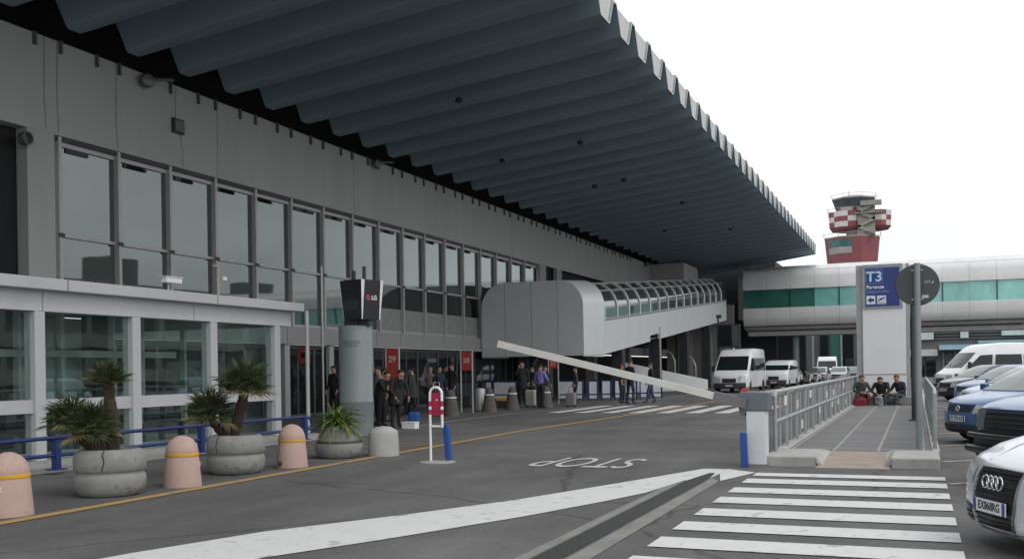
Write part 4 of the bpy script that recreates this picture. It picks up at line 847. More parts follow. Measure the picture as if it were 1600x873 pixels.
e = empty('yellow_case', (-15.6, 37.6, 0), 'dark crate with a yellow lid beside the pale suitcase', 'crate'); MB().box((-15.9, 37.4, 0), (-15.2, 37.9, .3)).build('crate_body', DARK, e); MB().box((-15.9, 37.4, .302), (-15.2, 37.9, .4)).build('lid', YBAND, e)
def suitcase(x, y, h, w_, mat, label, rz=0):
    e = empty('suitcase', (x, y, 0), label, 'suitcase', None, rz)
    MB().box((-w_ / 2, -.13, .06), (w_ / 2, .13, h)).build('shell', mat, e, local=True, bevel=.05)
    MB().tube([(-w_ / 4, 0, h), (-w_ / 4, 0, h + .2), (w_ / 4, 0, h + .2), (w_ / 4, 0, h)], .012, 6).build('handle', DARK, e, local=True)
    for s in (-1, 1): MB().lathe([(.04, -.02), (.04, .02)], n=10, T=Matrix.Translation((s * w_ / 2.6, 0, .04)) @ Matrix.Rotation(PI / 2, 4, 'X')).build('wheel', RUBBER, e, local=True)
suitcase(-14.75, 38.3, .72, .42, M('case_pale', (.36, .36, .33), .6), 'pale grey suitcase between the tall person in black and the group')
suitcase(-13.1, 38.6, .6, .4, M('case_grey', (.2, .2, .19), .7), 'grey bag like suitcase at the right of the purple shirted person')
suitcase(-12.85, 24.4, .42, .3, BLUEB, 'blue travel case beside the person in dark coat', R_(20))
o = MB().box((-.2, -.13, 0), (.2, .13, .16)).box((-.21, -.14, .161), (.21, .14, .185)).build('white_box', WHITE, bevel=.01); o.location = (-12.6, 23.7, 0); tag(o, 'low white lidded box beside the grey bollard', 'box')

# ------------------------------------------------------------------ people
def skin_mesh(joints, bones, radii, zones):
    names = list(joints); idx = {n_: i for i, n_ in enumerate(names)}
    me = bpy.data.meshes.new('p'); me.from_pydata([joints[n_] for n_ in names], [(idx[a], idx[b]) for a, b in bones], [])
    o = bpy.data.objects.new('p', me); COL.objects.link(o); md = o.modifiers.new('s', 'SKIN'); md.use_smooth_shade = True
    for i, n_ in enumerate(names):
        sv = me.skin_vertices[0].data[i]; r = radii[n_]; sv.radius = r if isinstance(r, tuple) else (r, r); sv.use_root = (n_ == 'pelvis')
    o.modifiers.new('d', 'SUBSURF').levels = 1
    dg = bpy.context.evaluated_depsgraph_get(); dg.update(); res = bpy.data.meshes.new_from_object(o.evaluated_get(dg)); bpy.data.objects.remove(o)
    seg = [(Vector(joints[a]), Vector(joints[b]), zones(a, b)) for a, b in bones]
    for p in res.polygons:
        best = 1e9; z = 0
        for a, b, zi in seg:
            ab = b - a; t = max(0, min(1, (p.center - a).dot(ab) / max(1e-9, ab.length_squared))); d_ = (p.center - a - ab * t).length
            if d_ < best: best = d_; z = zi
        p.material_index = z; p.use_smooth = True
    return res
STAND = dict(pelvis=(0, 0, .95), waist=(0, 0, 1.08), chest=(0, .01, 1.3), neck=(0, .01, 1.47), head=(0, -.01, 1.57), crown=(0, 0, 1.69),
    shL=(.17, .01, 1.4), elL=(.25, .03, 1.14), wrL=(.26, -.07, .92), shR=(-.17, .01, 1.4), elR=(-.25, .03, 1.14), wrR=(-.26, -.07, .92),
    hipL=(.09, 0, .9), knL=(.1, -.03, .5), anL=(.11, .03, .09), toL=(.13, -.14, .04), hipR=(-.09, 0, .9), knR=(-.1, -.03, .5), anR=(-.11, .03, .09), toR=(-.13, -.14, .04))
SIT = dict(pelvis=(0, 0, .44), waist=(0, .0, .57), chest=(0, -.1, .79), neck=(0, -.18, .93), head=(0, -.23, 1.02), crown=(0, -.24, 1.135),
    shL=(.19, -.1, .87), elL=(.29, -.2, .62), wrL=(.2, -.42, .58), shR=(-.19, -.1, .87), elR=(-.29, -.18, .64), wrR=(-.2, -.42, .6),
    hipL=(.1, -.03, .42), knL=(.19, -.43, .5), anL=(.17, -.47, .09), toL=(.2, -.64, .04), hipR=(-.1, -.03, .42), knR=(-.19, -.43, .5), anR=(-.17, -.47, .09), toR=(-.2, -.64, .04))
def person(x, y, rz, label, top, legs, hair=HAIRB, pose=None, base=STAND, h=1.0, group=None, hairlen=0, z=0., coat=False, wide=1.):
    J = dict(base); J.update(pose or {})
    rad = dict(pelvis=.135, waist=.125, chest=.15, neck=.055, head=.088, crown=.078, shL=.075, shR=.075, elL=.052, elR=.052, wrL=.034, wrR=.034, hipL=.1, hipR=.1, knL=.066, knR=.066, anL=.045, anR=.045, toL=.04, toR=.04)
    for k in ('pelvis', 'waist', 'chest'): rad[k] = (rad[k] * wide, rad[k] * wide)
    B = [('pelvis', 'waist'), ('waist', 'chest'), ('chest', 'neck'), ('neck', 'head'), ('head', 'crown')]
    for s in 'LR': B += [('chest', 'sh' + s), ('sh' + s, 'el' + s), ('el' + s, 'wr' + s), ('pelvis', 'hip' + s), ('hip' + s, 'kn' + s), ('kn' + s, 'an' + s), ('an' + s, 'to' + s)]
    for s, sg in (('L', 1), ('R', -1)):          # palm and five fingers
        wv = Vector(J['wr' + s]); d = (wv - Vector(J['el' + s])).normalized(); sd_ = d.cross(Vector((sg, .2, 0))).normalized()
        pn = 'pa' + s; J[pn] = tuple(wv + d * .06); rad[pn] = .03; B.append(('wr' + s, pn))
        for k, (of, L) in enumerate(((-.026, .065), (-.009, .078), (.009, .074), (.026, .055))):
            a = 'f%s%da' % (s, k); b_ = 'f%s%db' % (s, k); J[a] = tuple(wv + d * .1 + sd_ * of); J[b_] = tuple(wv + d * (.1 + L) + sd_ * of * 1.2 + Vector((-sg * .02, -.01, 0))); rad[a] = .0095; rad[b_] = .008; B += [(pn, a), (a, b_)]
        a = 't' + s; J[a] = tuple(wv + d * .085 + sd_ * -.05); rad[a] = .01; B.append((pn, a))
    hd, cr = Vector(J['head']), Vector(J['crown'])
    J['nose'] = tuple(hd.lerp(cr, .35) + Vector((0, -.1, -.005))); rad['nose'] = .013; B.append(('head', 'nose'))
    for s in (-1, 1): n_ = 'ear%d' % s; J[n_] = tuple(hd.lerp(cr, .3) + Vector((s * .088, .012, 0))); rad[n_] = .016; B.append(('head', n_))
    def zone(a, b):
        if b in ('head', 'crown', 'nose') or b.startswith(('ear', 'pa', 'f', 't')) and not b.startswith('to'): return 0
        if b[:2] in ('kn', 'an') or b[:3] == 'hip': return 2
        if b[:2] == 'to': return 3
        return 1
    if h != 1: J = {k: tuple(c * h for c in v_) for k, v_ in J.items()}
    me = skin_mesh(J, B, rad, zone); me.name = 'person'
    for m_ in (SKIN, top, legs, SHOE): me.materials.append(m_)
    o = bpy.data.objects.new('person', me); COL.objects.link(o); o.location = (x, y, z); o.rotation_euler = (0, 0, rz); tag(o, label, 'person', group)
    hd, cr = Vector(J['head']), Vector(J['crown']); c = hd.lerp(cr, .62); hm = MB(); n1, n2 = 12, 7; vs = []; fs = []
    for i in range(n2 + 1):
        t = i / n2; ph = PI * (.02 + .56 * t)
        for k in range(n1):
            a = 2 * PI * k / n1; front = max(0, -math.sin(a)); zz = math.cos(ph); rr_ = math.sin(ph); drop = (1 - front) * hairlen * max(0, t - .6) * 2.5
            if front > .3 and t > .62: zz = max(zz, .1 + .25 * front)
            vs.append((c.x + .1 * rr_ * math.cos(a), c.y + .012 + .112 * rr_ * math.sin(a), c.z + .098 * zz - drop))
    for i in range(n2):
        for k in range(n1): fs.append((i * n1 + k, (i + 1) * n1 + k, (i + 1) * n1 + (k + 1) % n1, i * n1 + (k + 1) % n1))
    hm.add(vs, fs, 0, True); hm.build('hair', hair, o, local=True)
    ey = MB()
    for s in (-1, 1): ey.lathe([(.002, -.01), (.011, 0), (.002, .01)], tuple(hd.lerp(cr, .48) + Vector((s * .034, -.086, 0))), 6)
    ey.build('eyes', BLACK, o, local=True)
    if coat:
        pv, ch = Vector(J['pelvis']), Vector(J['chest']); MB().lathe([(.17, ch.z - .12), (.185, pv.z), (.205, pv.z - .28), (.195, pv.z - .285), (.17, pv.z)], (pv.x, pv.y, 0), 14).build('coat_skirt', top, o, local=True)
    return o
def CL(name, c, **k): return M(name, c, .85, var=.18, scale=8, **k)
BLK = CL('cloth_black', (.016, .016, .018)); NAVY = CL('cloth_navy', (.02, .026, .045)); DKGY = CL('cloth_dark_grey', (.045, .046, .05)); JEAN = CL('cloth_jeans', (.045, .06, .1)); PURP = CL('cloth_purple', (.2, .17, .42))
ORAN = CL('cloth_orange', (.42, .12, .01)); MARO = CL('cloth_maroon', (.16, .012, .02)); GRNG = CL('cloth_grey_green', (.045, .056, .055)); TANC = CL('cloth_tan', (.3, .24, .17)); GREYC = CL('cloth_grey', (.2, .2, .2)); BRWN = CL('cloth_brown', (.06, .045, .035))
WALKL = dict(knL=(.1, -.16, .52), anL=(.11, -.2, .1), toL=(.12, -.38, .05), knR=(-.1, .04, .5), anR=(-.11, .24, .13), toR=(-.12, .1, .04))
PHONE = dict(elR=(-.26, -.1, 1.2), wrR=(-.13, -.13, 1.5))
POCK = dict(elL=(.3, .06, 1.16), wrL=(.2, -.08, .97), elR=(-.3, .06, 1.16), wrR=(-.2, -.08, .97))
person(-11.95, 42.1, R_(75), 'auburn haired person in black clothes, left of the three by the crossing', BLK, NAVY, HAIRR, POCK, h=1.0, hairlen=.14)
person(-11.26, 41.0, R_(150), 'tall person in black seen from behind, middle of the three by the crossing', BLK, NAVY, HAIRB, {**POCK, 'anL': (.17, .03, .09), 'toL': (.2, -.14, .04), 'anR': (-.17, .03, .09), 'toR': (-.2, -.14, .04), 'knL': (.15, -.03, .5), 'knR': (-.15, -.03, .5)}, h=1.1, wide=1.1)
person(-10.7, 42.3, R_(-60), 'person striding in dark jacket, right of the three by the crossing', BLK, JEAN, HAIRB, WALKL, h=1.03)
person(-15.35, 38.9, R_(20), 'tall person in long black coat beside the pale suitcase', BLK, BLK, HAIRB, PHONE, h=1.1, coat=True)
person(-14.7, 39.9, R_(30), 'person in dark blue jacket behind the purple shirt', NAVY, BLK, BRWN, None, h=.98)
person(-13.9, 37.2, R_(165), 'person in purple shirt and dark trousers seen from behind', PURP, BLK, HAIRB, {'elR': (-.3, -.02, 1.15), 'wrR': (-.2, -.25, 1.05)}, h=1.02)
person(-13.5, 40.4, R_(-70), 'person in dark clothes at the right of the purple shirt, under the red sign', DKGY, BLK, HAIRB, POCK, h=.95)
person(-17.0, 35.5, R_(-20), 'person in black jacket holding a phone to the ear', BLK, JEAN, HAIRB, PHONE, h=1.06)
person(-17.5, 34.6, R_(170), 'person with tan sleeve and dark vest beside the one on the phone', TANC, DKGY, HAIRG, {'elL': (.3, -.1, 1.15), 'wrL': (.2, -.25, 1.3)}, h=.98)
person(-13.15, 23.9, R_(60), 'person in long dark coat stooping by the blue travel case', BLK, BLK, HAIRB, {'chest': (0, -.16, 1.24), 'neck': (0, -.26, 1.38), 'head': (0, -.31, 1.46), 'crown': (0, -.33, 1.57), 'shL': (.19, -.16, 1.33), 'shR': (-.19, -.16, 1.33), 'elL': (.27, -.2, 1.06), 'wrL': (.22, -.33, .86), 'elR': (-.27, -.2, 1.06), 'wrR': (-.24, -.38, .86)}, h=.98, coat=True)
person(-15.0, 26.6, R_(100), 'person in bright orange jacket below the tall red sign', ORAN, BLK, HAIRB, POCK, h=.95, wide=1.1)
person(-14.2, 24.8, R_(-40), 'person in dark hat and grey top partly behind the advertising column', GREYC, BLK, BLK, PHONE, h=.98)
person(-17.6, 31.2, R_(10), 'person in grey scarf and black coat among the crowd at the doors', DKGY, BLK, HAIRB, POCK, h=.96)
person(-18.3, 33.2, R_(-30), 'person in dark brown coat in the crowd near the glass doors', BRWN, BLK, HAIRB, None, h=1.0)
person(-18.5, 31.9, R_(40), 'person in black at the back of the crowd near the glass doors', BLK, DKGY, HAIRG, None, h=1.02)
person(-18.9, 29.9, R_(-15), 'person in black left of the crowd beside the red sign posts', BLK, BLK, HAIRB, None, h=1.03)
person(-13.75, 24.15, R_(80), 'person in black leaning over luggage left of the stooping coat', BLK, BLK, HAIRB, {'chest': (0, -.14, 1.25), 'neck': (0, -.22, 1.4), 'head': (0, -.26, 1.48), 'crown': (0, -.28, 1.59), 'shL': (.19, -.13, 1.35), 'shR': (-.19, -.13, 1.35), 'elL': (.25, -.3, 1.15), 'wrL': (.2, -.5, 1.0), 'elR': (-.25, -.3, 1.15), 'wrR': (-.2, -.5, 1.0)}, h=.95, wide=1.2)
person(-16.6, 33.6, R_(60), 'person in navy jacket between the phone caller and the doors', NAVY, JEAN, HAIRB, WALKL, h=1.0)
person(-17.9, 36.8, R_(10), 'person in black behind the silver bin, close to the doors', BLK, BLK, HAIRB, None, h=1.0)
person(-16.2, 30.6, R_(-80), 'person in dark grey coat pulling away from the crowd beside the first conical bollard', DKGY, BLK, HAIRB, WALKL, h=.97, coat=True)
person(-18.0, 30.4, R_(30), 'light haired person in brown jacket in the middle of the crowd', BRWN, DKGY, HAIRG, POCK, h=.94)
person(-15.9, 41.5, R_(-20), 'person in black under the walkway box behind the pale suitcase', BLK, BLK, HAIRB, POCK, h=.98)
suitcase(-16.9, 31.8, .62, .4, BLK, 'black suitcase standing in the crowd by the doors')
suitcase(-14.1, 23.6, .58, .42, BLK, 'black suitcase below the leaning person beside the advertising column', R_(30))
suitcase(-17.2, 37.4, .55, .4, DKGY, 'dark grey suitcase behind the silver bin')
person(-1.82, 37.05, R_(12), 'seated person in maroon trousers and grey green sweater at the totem foot', GRNG, MARO, BRWN, {'wrL': (.1, -.36, .58), 'wrR': (-.08, -.38, .58)}, SIT, z=0.0, wide=1.15, h=1.0)
person(-1.15, 37.1, R_(-5), 'seated person in black hooded jacket bending forward at the totem foot', BLK, DKGY, HAIRB, {'chest': (0, -.14, .77), 'neck': (0, -.24, .9), 'head': (0, -.3, .96), 'crown': (0, -.33, 1.06), 'shL': (.2, -.15, .85), 'shR': (-.2, -.15, .85), 'wrL': (.08, -.46, .5), 'wrR': (-.08, -.48, .5), 'elL': (.3, -.28, .6), 'elR': (-.3, -.28, .6)}, SIT, wide=1.2)
person(-.5, 37.1, R_(-40), 'seated person in dark jacket over white shirt at the right of the totem foot', NAVY, GRNG, HAIRR, {'wrL': (.14, -.36, .56), 'elL': (.27, -.12, .62)}, SIT, wide=1.1)
o = MB().box((-.3, -.12, 0), (.3, .12, .06)).tube([(-.22, 0, .12), (.22, 0, .12)], .11, 10).tube([(-.1, 0, .2), (-.06, 0, .3), (.06, 0, .3), (.1, 0, .2)], .012, 6).build('duffel_bag', NAVY); o.location = (-.82, 36.75, .422 - .29); o.location.z = .131; tag(o, 'dark blue duffel bag lying between two seated people', 'bag')
suitcase(-1.83, 36.3, .36, .42, MARO, 'maroon bag on the paving between the knees of the seated person in maroon')
o = MB().lathe([(.12, 0), (.14, .1), (.13, .28), (.06, .33)], n=12).tube([(-.1, -.1, .1), (.0, -.14, .3), (.1, -.1, .1)], .015, 6).build('backpack', M('bag_pattern', (.2, .2, .2), .7, var=.9, scale=14)); o.location = (-1.2, 36.3, .131); tag(o, 'black and white bag on the paving before the bending person', 'bag')

# ------------------------------------------------------------------ vehicles
def interp(tab, v):
    if v <= tab[0][0]: return tab[0][1]
    for (a, p), (b, q) in zip(tab, tab[1:]):
        if v <= b: return p + (q - p) * (v - a) / (b - a) if b > a else q
    return tab[-1][1]
class Car:
    """side outline swept across the width, with plan rounding of nose and tail and tumblehome above the belt"""
    def __init__(s, front, roof, rear, W, H, belt, L, wf, wr, wr_r, narrow=.78, bow=.2, nose=.14, bottom=.22):
        s.front, s.W, s.H, s.belt, s.L, s.narrow, s.bow, s.nose, s.wf, s.wr, s.rad = front, W, H, belt, L, narrow, bow, nose, wf, wr, wr_r
        ar = wr_r * 1.16; arch = []
        for c in (wr, wf): arch.append([(c - ar * math.cos(PI * k / 10), max(bottom, wr_r + ar * math.sin(PI * k / 10) - .0)) for k in range(11)])
        s.nf = len(front); s.out = front + roof + rear + [(-L + .14, bottom)] + arch[0] + arch[1] + [(front[0][0] - .1, bottom)]
        s.out = [p for i, p in enumerate(s.out) if i == 0 or (abs(p[0] - s.out[i - 1][0]) + abs(p[1] - s.out[i - 1][1])) > 1e-4]
    def hw(s, x, z):
        h = s.W / 2
        if z > s.belt: h *= 1 - (1 - s.narrow) * (z - s.belt) / (s.H - s.belt)
        elif z < .4: h *= 1 - .05 * (.4 - z) / .4
        d = max(0, 1 + x / .9); h *= 1 - s.nose * d * d
        d = max(0, 1 - (x + s.L) / .8); h *= 1 - s.nose * .7 * d * d
        return h
    def pt(s, x, z, t, o=0.):
        y = t * s.hw(x, z); f = max(0, min(1, 1 + x / 1.3)); b = max(0, 1 - (x + s.L) / 1.0); wsh = .1 * max(0, min(1, (z - s.belt) / .15)) if x > -s.L * .5 else 0
        return (x - (s.bow * f * f + wsh) * abs(t) ** 2.4 + .6 * s.bow * b * abs(t) ** 2.4 + o, y, z)
    def body(s, name, mat, root):
        n_ = len(s.out); ts = [-1, -.975, -.9, -.7, -.4, 0, .4, .7, .9, .975, 1]; ins = [.06, .018, 0, 0, 0, 0, 0, 0, 0, .018, .06]; m = MB(); vs = []
        cen = Vector((-s.L / 2, s.H * .5))
        for t, i_ in zip(ts, ins):
            for k, (x, z) in enumerate(s.out):
                if i_:
                    a = Vector(s.out[k - 1]); b = Vector(s.out[(k + 1) % n_]); d = (b - a); q = Vector((d.y, -d.x)); q = q.normalized() if q.length > 1e-6 else q
                    x2, z2 = x + q.x * i_ * -1, z + q.y * i_ * -1
                    if (Vector((x2, z2)) - cen).length > (Vector((x, z)) - cen).length and z > .35: x2, z2 = x - (x2 - x), z - (z2 - z)
                    x, z = (x2, z2) if z > .38 or abs(x + s.L / 2) > s.L * .45 else (x, z)
                vs.append(s.pt(x, z, t))
        fs = [(j * n_ + k, (j + 1) * n_ + k, (j + 1) * n_ + (k + 1) % n_, j * n_ + (k + 1) % n_) for j in range(len(ts) - 1) for k in range(n_)]
        m.add(vs, fs, 0, True); m.add(vs[:n_], [tuple(range(n_))], 0, True); m.add(vs[-n_:], [tuple(range(n_))[::-1]], 0, True)
        o = m.build(name, mat, root, local=True, sharp=32)
        bm = bmesh.new(); bm.from_mesh(o.data); bmesh.ops.remove_doubles(bm, verts=bm.verts, dist=1e-5); bmesh.ops.triangulate(bm, faces=[f for f in bm.faces if len(f.verts) > 4]); bmesh.ops.recalc_face_normals(bm, faces=bm.faces); bm.to_mesh(o.data); bm.free(); o.data.set_sharp_from_angle(angle=R_(32))
        return o
    TS = [-1, -.975, -.9, -.7, -.4, 0, .4, .7, .9, .975, 1]
    def surf(s, x, z, t, o=0.):
        best = None; top = s.out[:s.nf + 8]
        for a, b in zip(top, top[1:]):
            ax, az = a; dx, dz = b[0] - ax, b[1] - az; l2 = dx * dx + dz * dz
            f = max(0, min(1, ((x - ax) * dx + (z - az) * dz) / l2)); d = (ax + f * dx - x) ** 2 + (az + f * dz - z) ** 2
            if best is None or d < best[0]: best = (d, a, b, f)
        _, a, b, f = best; L = max(k for k in s.TS if k <= t + 1e-9); U = min(k for k in s.TS if k >= t - 1e-9); g_ = 0 if U == L else (t - L) / (U - L)
        def q(tt): return Vector(s.pt(a[0], a[1], tt)).lerp(Vector(s.pt(b[0], b[1], tt)), f)
        v = q(L).lerp(q(U), g_); n_ = Vector((b[1] - a[1], 0, -(b[0] - a[0]))); n_ = n_.normalized(); n_ = -n_ if n_.x + n_.z < 0 else n_
        return tuple(v + n_ * o)
    def xf(s, z):
        tab = [(p[1], p[0]) for p in s.front]; return interp(tab, z)
    def front_patch(s, z0, z1, t0, t1, off, nz=12, ntt=24):
        """a skin on the nose; t0,t1 may be functions of the height fraction"""
        m = MB(); vs = []
        for i in range(nz + 1):
            f = i / nz; z = z0 + (z1 - z0) * f; a = t0(f) if callable(t0) else t0; b = t1(f) if callable(t1) else t1
            for j in range(ntt + 1): vs.append(s.surf(s.xf(z), z, a + (b - a) * j / ntt, off))
        n_ = ntt + 1; m.add(vs, [(i * n_ + j, i * n_ + j + 1, (i + 1) * n_ + j + 1, (i + 1) * n_ + j) for i in range(nz) for j in range(ntt)], 0, True); return m
    def strip_patch(s, path, t0, t1, off, ntt=30):
        m = MB(); vs = []; path = [tuple(Vector(a).lerp(Vector(b), k / 6)) for a, b in zip(path, path[1:]) for k in range(6)] + [path[-1]]
        for i, (x, z) in enumerate(path):
            for j in range(ntt + 1): vs.append(s.surf(x, z, t0 + (t1 - t0) * j / ntt, off))
        n_ = ntt + 1; m.add(vs, [(i * n_ + j, i * n_ + j + 1, (i + 1) * n_ + j + 1, (i + 1) * n_ + j) for i in range(len(path) - 1) for j in range(ntt)], 0, True); return m
    def side_patch(s, poly, sg, off=.006):
        m = MB(); P = [(s.pt(x, z, sg * 1.0)[0], sg * (s.hw(x, z) + off), z) for x, z in poly]; m.poly(P if sg > 0 else P[::-1]); return m
    def wheels(s, root, rim=None):
        for x in (s.wf, s.wr):
            for sg in (-1, 1):
                y = sg * (s.hw(x, s.rad) - .125); R = Matrix.Translation((x, y, s.rad)) @ Matrix.Rotation(-sg * PI / 2, 4, 'X'); r = s.rad
                wl = MB(); wl.lathe([(r * .62, -.1), (r * .95, -.1), (r, -.07), (r, .07), (r * .95, .1), (r * .62, .1)], n=24, T=R); w_ = wl.build('wheel', RUBBER, root, local=True, sharp=50)
                q = MB(); q.lathe([(r * .62, .06), (r * .6, .095), (r * .5, .08), (.05, .07), (.04, .09), (.01, .09)], n=16, T=R); q.build('rim', rim or ALU, w_, local=True)
def plate(root, c, txt, z=.45, size=1., x=None):
    x = c.xf(z) + .012 if x is None else x; sl = 0
    p = MB().box((x, -.26 * size, z - .055 * size), (x + .012, .26 * size, z + .055 * size)).build('number_plate', M('plate_white', (.72, .73, .74), .4, var=.03), root, local=True)
    for s in (-1, 1): MB().box((x + .0121, s * .26 * size, z - .055 * size), (x + .0135, s * .215 * size, z + .055 * size)).build('country_band', M('plate_blue', (.01, .05, .3), .4), p, local=True)
    MB().text(txt, .1 * size, frame_xy((x + .0135, 0, z), (0, 1, 0), (0, 0, 1)), .001, sx=.88, bold=.002).build('lettering', PLASTIC, p, local=True)
def paint(name, col, metal=.25): return M(name, col, .28, metal, var=.03, scale=1.5, coat=.6)
def mirror(root, c, x, z, mat, sg):
    y = sg * c.hw(x, z); return MB().box((x - .05, y + sg * .03, z), (x + .06, y + sg * .2, z + .14)).box((x - .02, y - sg * .03, z + .02), (x + .02, y + sg * .05, z + .06)).build('mirror', mat, root, local=True, bevel=.02)
HEAD = math.atan2(-.52, -.854)
def car_root(name, x, y, rz, label, cat, group): return empty(name, (x, y, 0), label, cat, group, rz)
PARKED = 'cars parked at an angle along the right of the island'

def sedan(x, y, rz, label, col):
    c = Car([(-.1, .14), (-.03, .19), (0, .28), (.0, .42), (-.02, .52), (-.05, .6), (-.1, .67)], [(-.2, .725), (-.45, .81), (-.8, .89), (-1.15, .945), (-1.38, .98), (-1.75, 1.19), (-2.2, 1.4), (-2.6, 1.46), (-3.1, 1.45), (-3.5, 1.36), (-4.1, 1.1)], [(-4.75, 1.04), (-4.88, .9), (-4.9, .55), (-4.85, .3)], 1.87, 1.46, .96, 4.9, -.93, -3.84, .33)
    e = car_root('parked_car', x, y, rz, label, 'car', PARKED); c.body('body', paint('silver_paint', col, .35), e); c.wheels(e)
    lo_ = lambda f: .30 + .08 * min(1, f * 2.2) - .02 * f
    gr = c.front_patch(.17, .66, lambda f: -lo_(f), lo_, .008); gp = gr.build('grille', PLASTIC, e, local=True)
    sl = MB()
    for z in (.21, .25, .29, .46, .5, .54, .58, .61, .64):
        for (x_, y_, z_), (x2, y2, z2) in ((c.pt(c.xf(z), z, -.37, .016), c.pt(c.xf(z), z, .37, .016)),):
            P = [c.pt(c.xf(z), z, -.36 + .72 * k / 8, .014) for k in range(9)]; sl.tube(P, .006, 5)
    sl.build('grille_slat', M('slat_black', (.03, .032, .035), .3), gp, local=True)
    P = []
    for i in range(9): f = i / 8; z = .17 + .49 * f; P.append(c.pt(c.xf(z), z, lo_(f) + .012, .008))
    for i in range(9): f = 1 - i / 8; z = .17 + .49 * f; P.append(c.pt(c.xf(z), z, -lo_(f) - .012, .008))
    P.append(P[0]); MB().tube(P, .009, 6).build('grille_surround', M('surround_grey', (.2, .2, .21), .3, .5), gp, local=True)
    em = MB()
    for k in range(4): em.torus((0, 0, 0), .05, .008, T=frame_xy((c.xf(.56) + .03, -.1035 + .069 * k, .56), (0, 1, 0), (-.12, 0, 1)))
    em.build('emblem', CHROME, e, local=True)
    plate(e, c, 'EX868RG', .37, x=c.xf(.37) + .016, size=.92)
    for sg in (-1, 1):
        hl = c.front_patch(.52, .655, sg * .52, sg * .93, .008, 3, 6).build('headlight', LAMPG, e, local=True)
        c.front_patch(.2, .34, lambda f: sg * .5, lambda f: sg * .88, .008, 3, 6).build('air_intake', PLASTIC, e, local=True)
        for z in (.23, .27, .31): MB().tube([c.pt(c.xf(z), z, sg * (.52 + .06 * k), .012) for k in range(7)], .007, 5).build('intake_slat', M('slat_black', (.03, .032, .035), .3), e, local=True)
        mirror(e, c, -1.55, .96, paint('silver_paint', col), sg)
        c.side_patch([(-1.75, 1.0), (-2.35, 1.36), (-3.1, 1.38), (-3.75, 1.1), (-3.7, 1.02)], sg).build('side_window', MATS['door_glass'], e, local=True)
    c.strip_patch([(-1.42, 1.0), (-1.75, 1.19), (-2.15, 1.375)], -.88, .88, .006).build('windscreen', MATS['door_glass'], e, local=True)
    ln = MB()
    for sg in (-1, 1): ln.tube([c.surf(-.16, .705, sg * .42, .002), c.surf(-.45, .81, sg * .5, .002), c.surf(-.8, .89, sg * .6, .002), c.surf(-1.3, .965, sg * .72, .002)], .004, 5)
    ln.build('bonnet_seam', M('seam_grey', (.25, .26, .27), .5), e, local=True)
    return e
sedan(.54, 8.75, HEAD - R_(7), 'white silver saloon with big dark grille, nearest car at right edge', (.62, .64, .67))

def hatch(x, y, rz, label, col, emblem=True, txt='CV 172 KD', sc_=1.0, mname='blue_car_paint', bumper=None):
    c = Car([(-.1, .2), (-.02, .28), (0, .42), (-.005, .55), (-.03, .66), (-.07, .74)], [(-.15, .8), (-.4, .87), (-.75, .93), (-.98, .965), (-1.4, 1.23), (-1.75, 1.4), (-2.1, 1.47), (-2.7, 1.46), (-3.3, 1.38)], [(-3.75, 1.0), (-3.92, .8), (-3.95, .5), (-3.9, .3)], 1.68, 1.47, .96, 3.95, -.8, -3.25, .3, narrow=.76)
    pm = paint(mname, col); e = car_root('parked_car', x, y, rz, label, 'car', PARKED); c.body('body', pm, e); c.wheels(e)
    c.front_patch(.22, .37, -.93, .93, .008).build('lower_bumper', M('bumper_dark', (.03, .035, .05), .6), e, local=True)
    gp = c.front_patch(.6, .735, lambda f: -.46 - .08 * f, lambda f: .46 + .08 * f, .008).build('grille', M('grille_navy', (.02, .026, .045), .4), e, local=True)
    if emblem:
        em = MB(); T = frame_xy((c.xf(.67) + .02, 0, .668), (0, 1, 0), (-.15, 0, 1)); em.torus((0, 0, 0), .055, .007, T=T)
        for pts in ([(-.032, .04), (0, .003), (.032, .04)], [(-.045, .012), (-.02, -.045), (0, -.01), (.02, -.045), (.045, .012)]): em.tube([tuple(T @ Vector((a, b, 0))) for a, b in pts], .006, 5)
        em.build('emblem', CHROME, e, local=True)
    for sg in (-1, 1):
        c.front_patch(.58, .75, lambda f: sg * (.53 + .05 * f), sg * .97, .01, 4, 6).build('headlight', LAMPG, e, local=True)
        mirror(e, c, -1.25, .97, pm, sg)
        c.side_patch([(-1.25, 1.0), (-1.8, 1.36), (-2.7, 1.39), (-3.2, 1.3), (-3.4, 1.05)], sg).build('side_window', MATS['door_glass'], e, local=True)
    plate(e, c, txt, .48)
    c.strip_patch([(-1.02, .985), (-1.4, 1.23), (-1.7, 1.38)], -.88, .88, .006).build('windscreen', M('windscreen_sky', (.17, .21, .2), .06, var=.2, scale=1), e, local=True)
    return e
hatch(.7, 20.7, HEAD, 'blue hatchback with round chrome badge, fully seen beyond the bull bar car', (.05, .13, .3))
hatch(1.25, 28.6, HEAD, 'pale silver blue car whose headlamp shows behind the blue hatchback', (.3, .38, .46), False, 'CK 540 ZT', mname='silver_blue_paint')
hatch(1.4, 37, HEAD, 'mid blue car with bright bonnet, third row behind the blue hatchback', (.06, .12, .27), False, 'DB 318 LE', mname='mid_blue_paint')
hatch(1.0, 44.5, HEAD, 'dark plum car at the far end of the parked row, before the white minibus', (.03, .026, .045), False, 'DA 904 SN', mname='plum_paint')

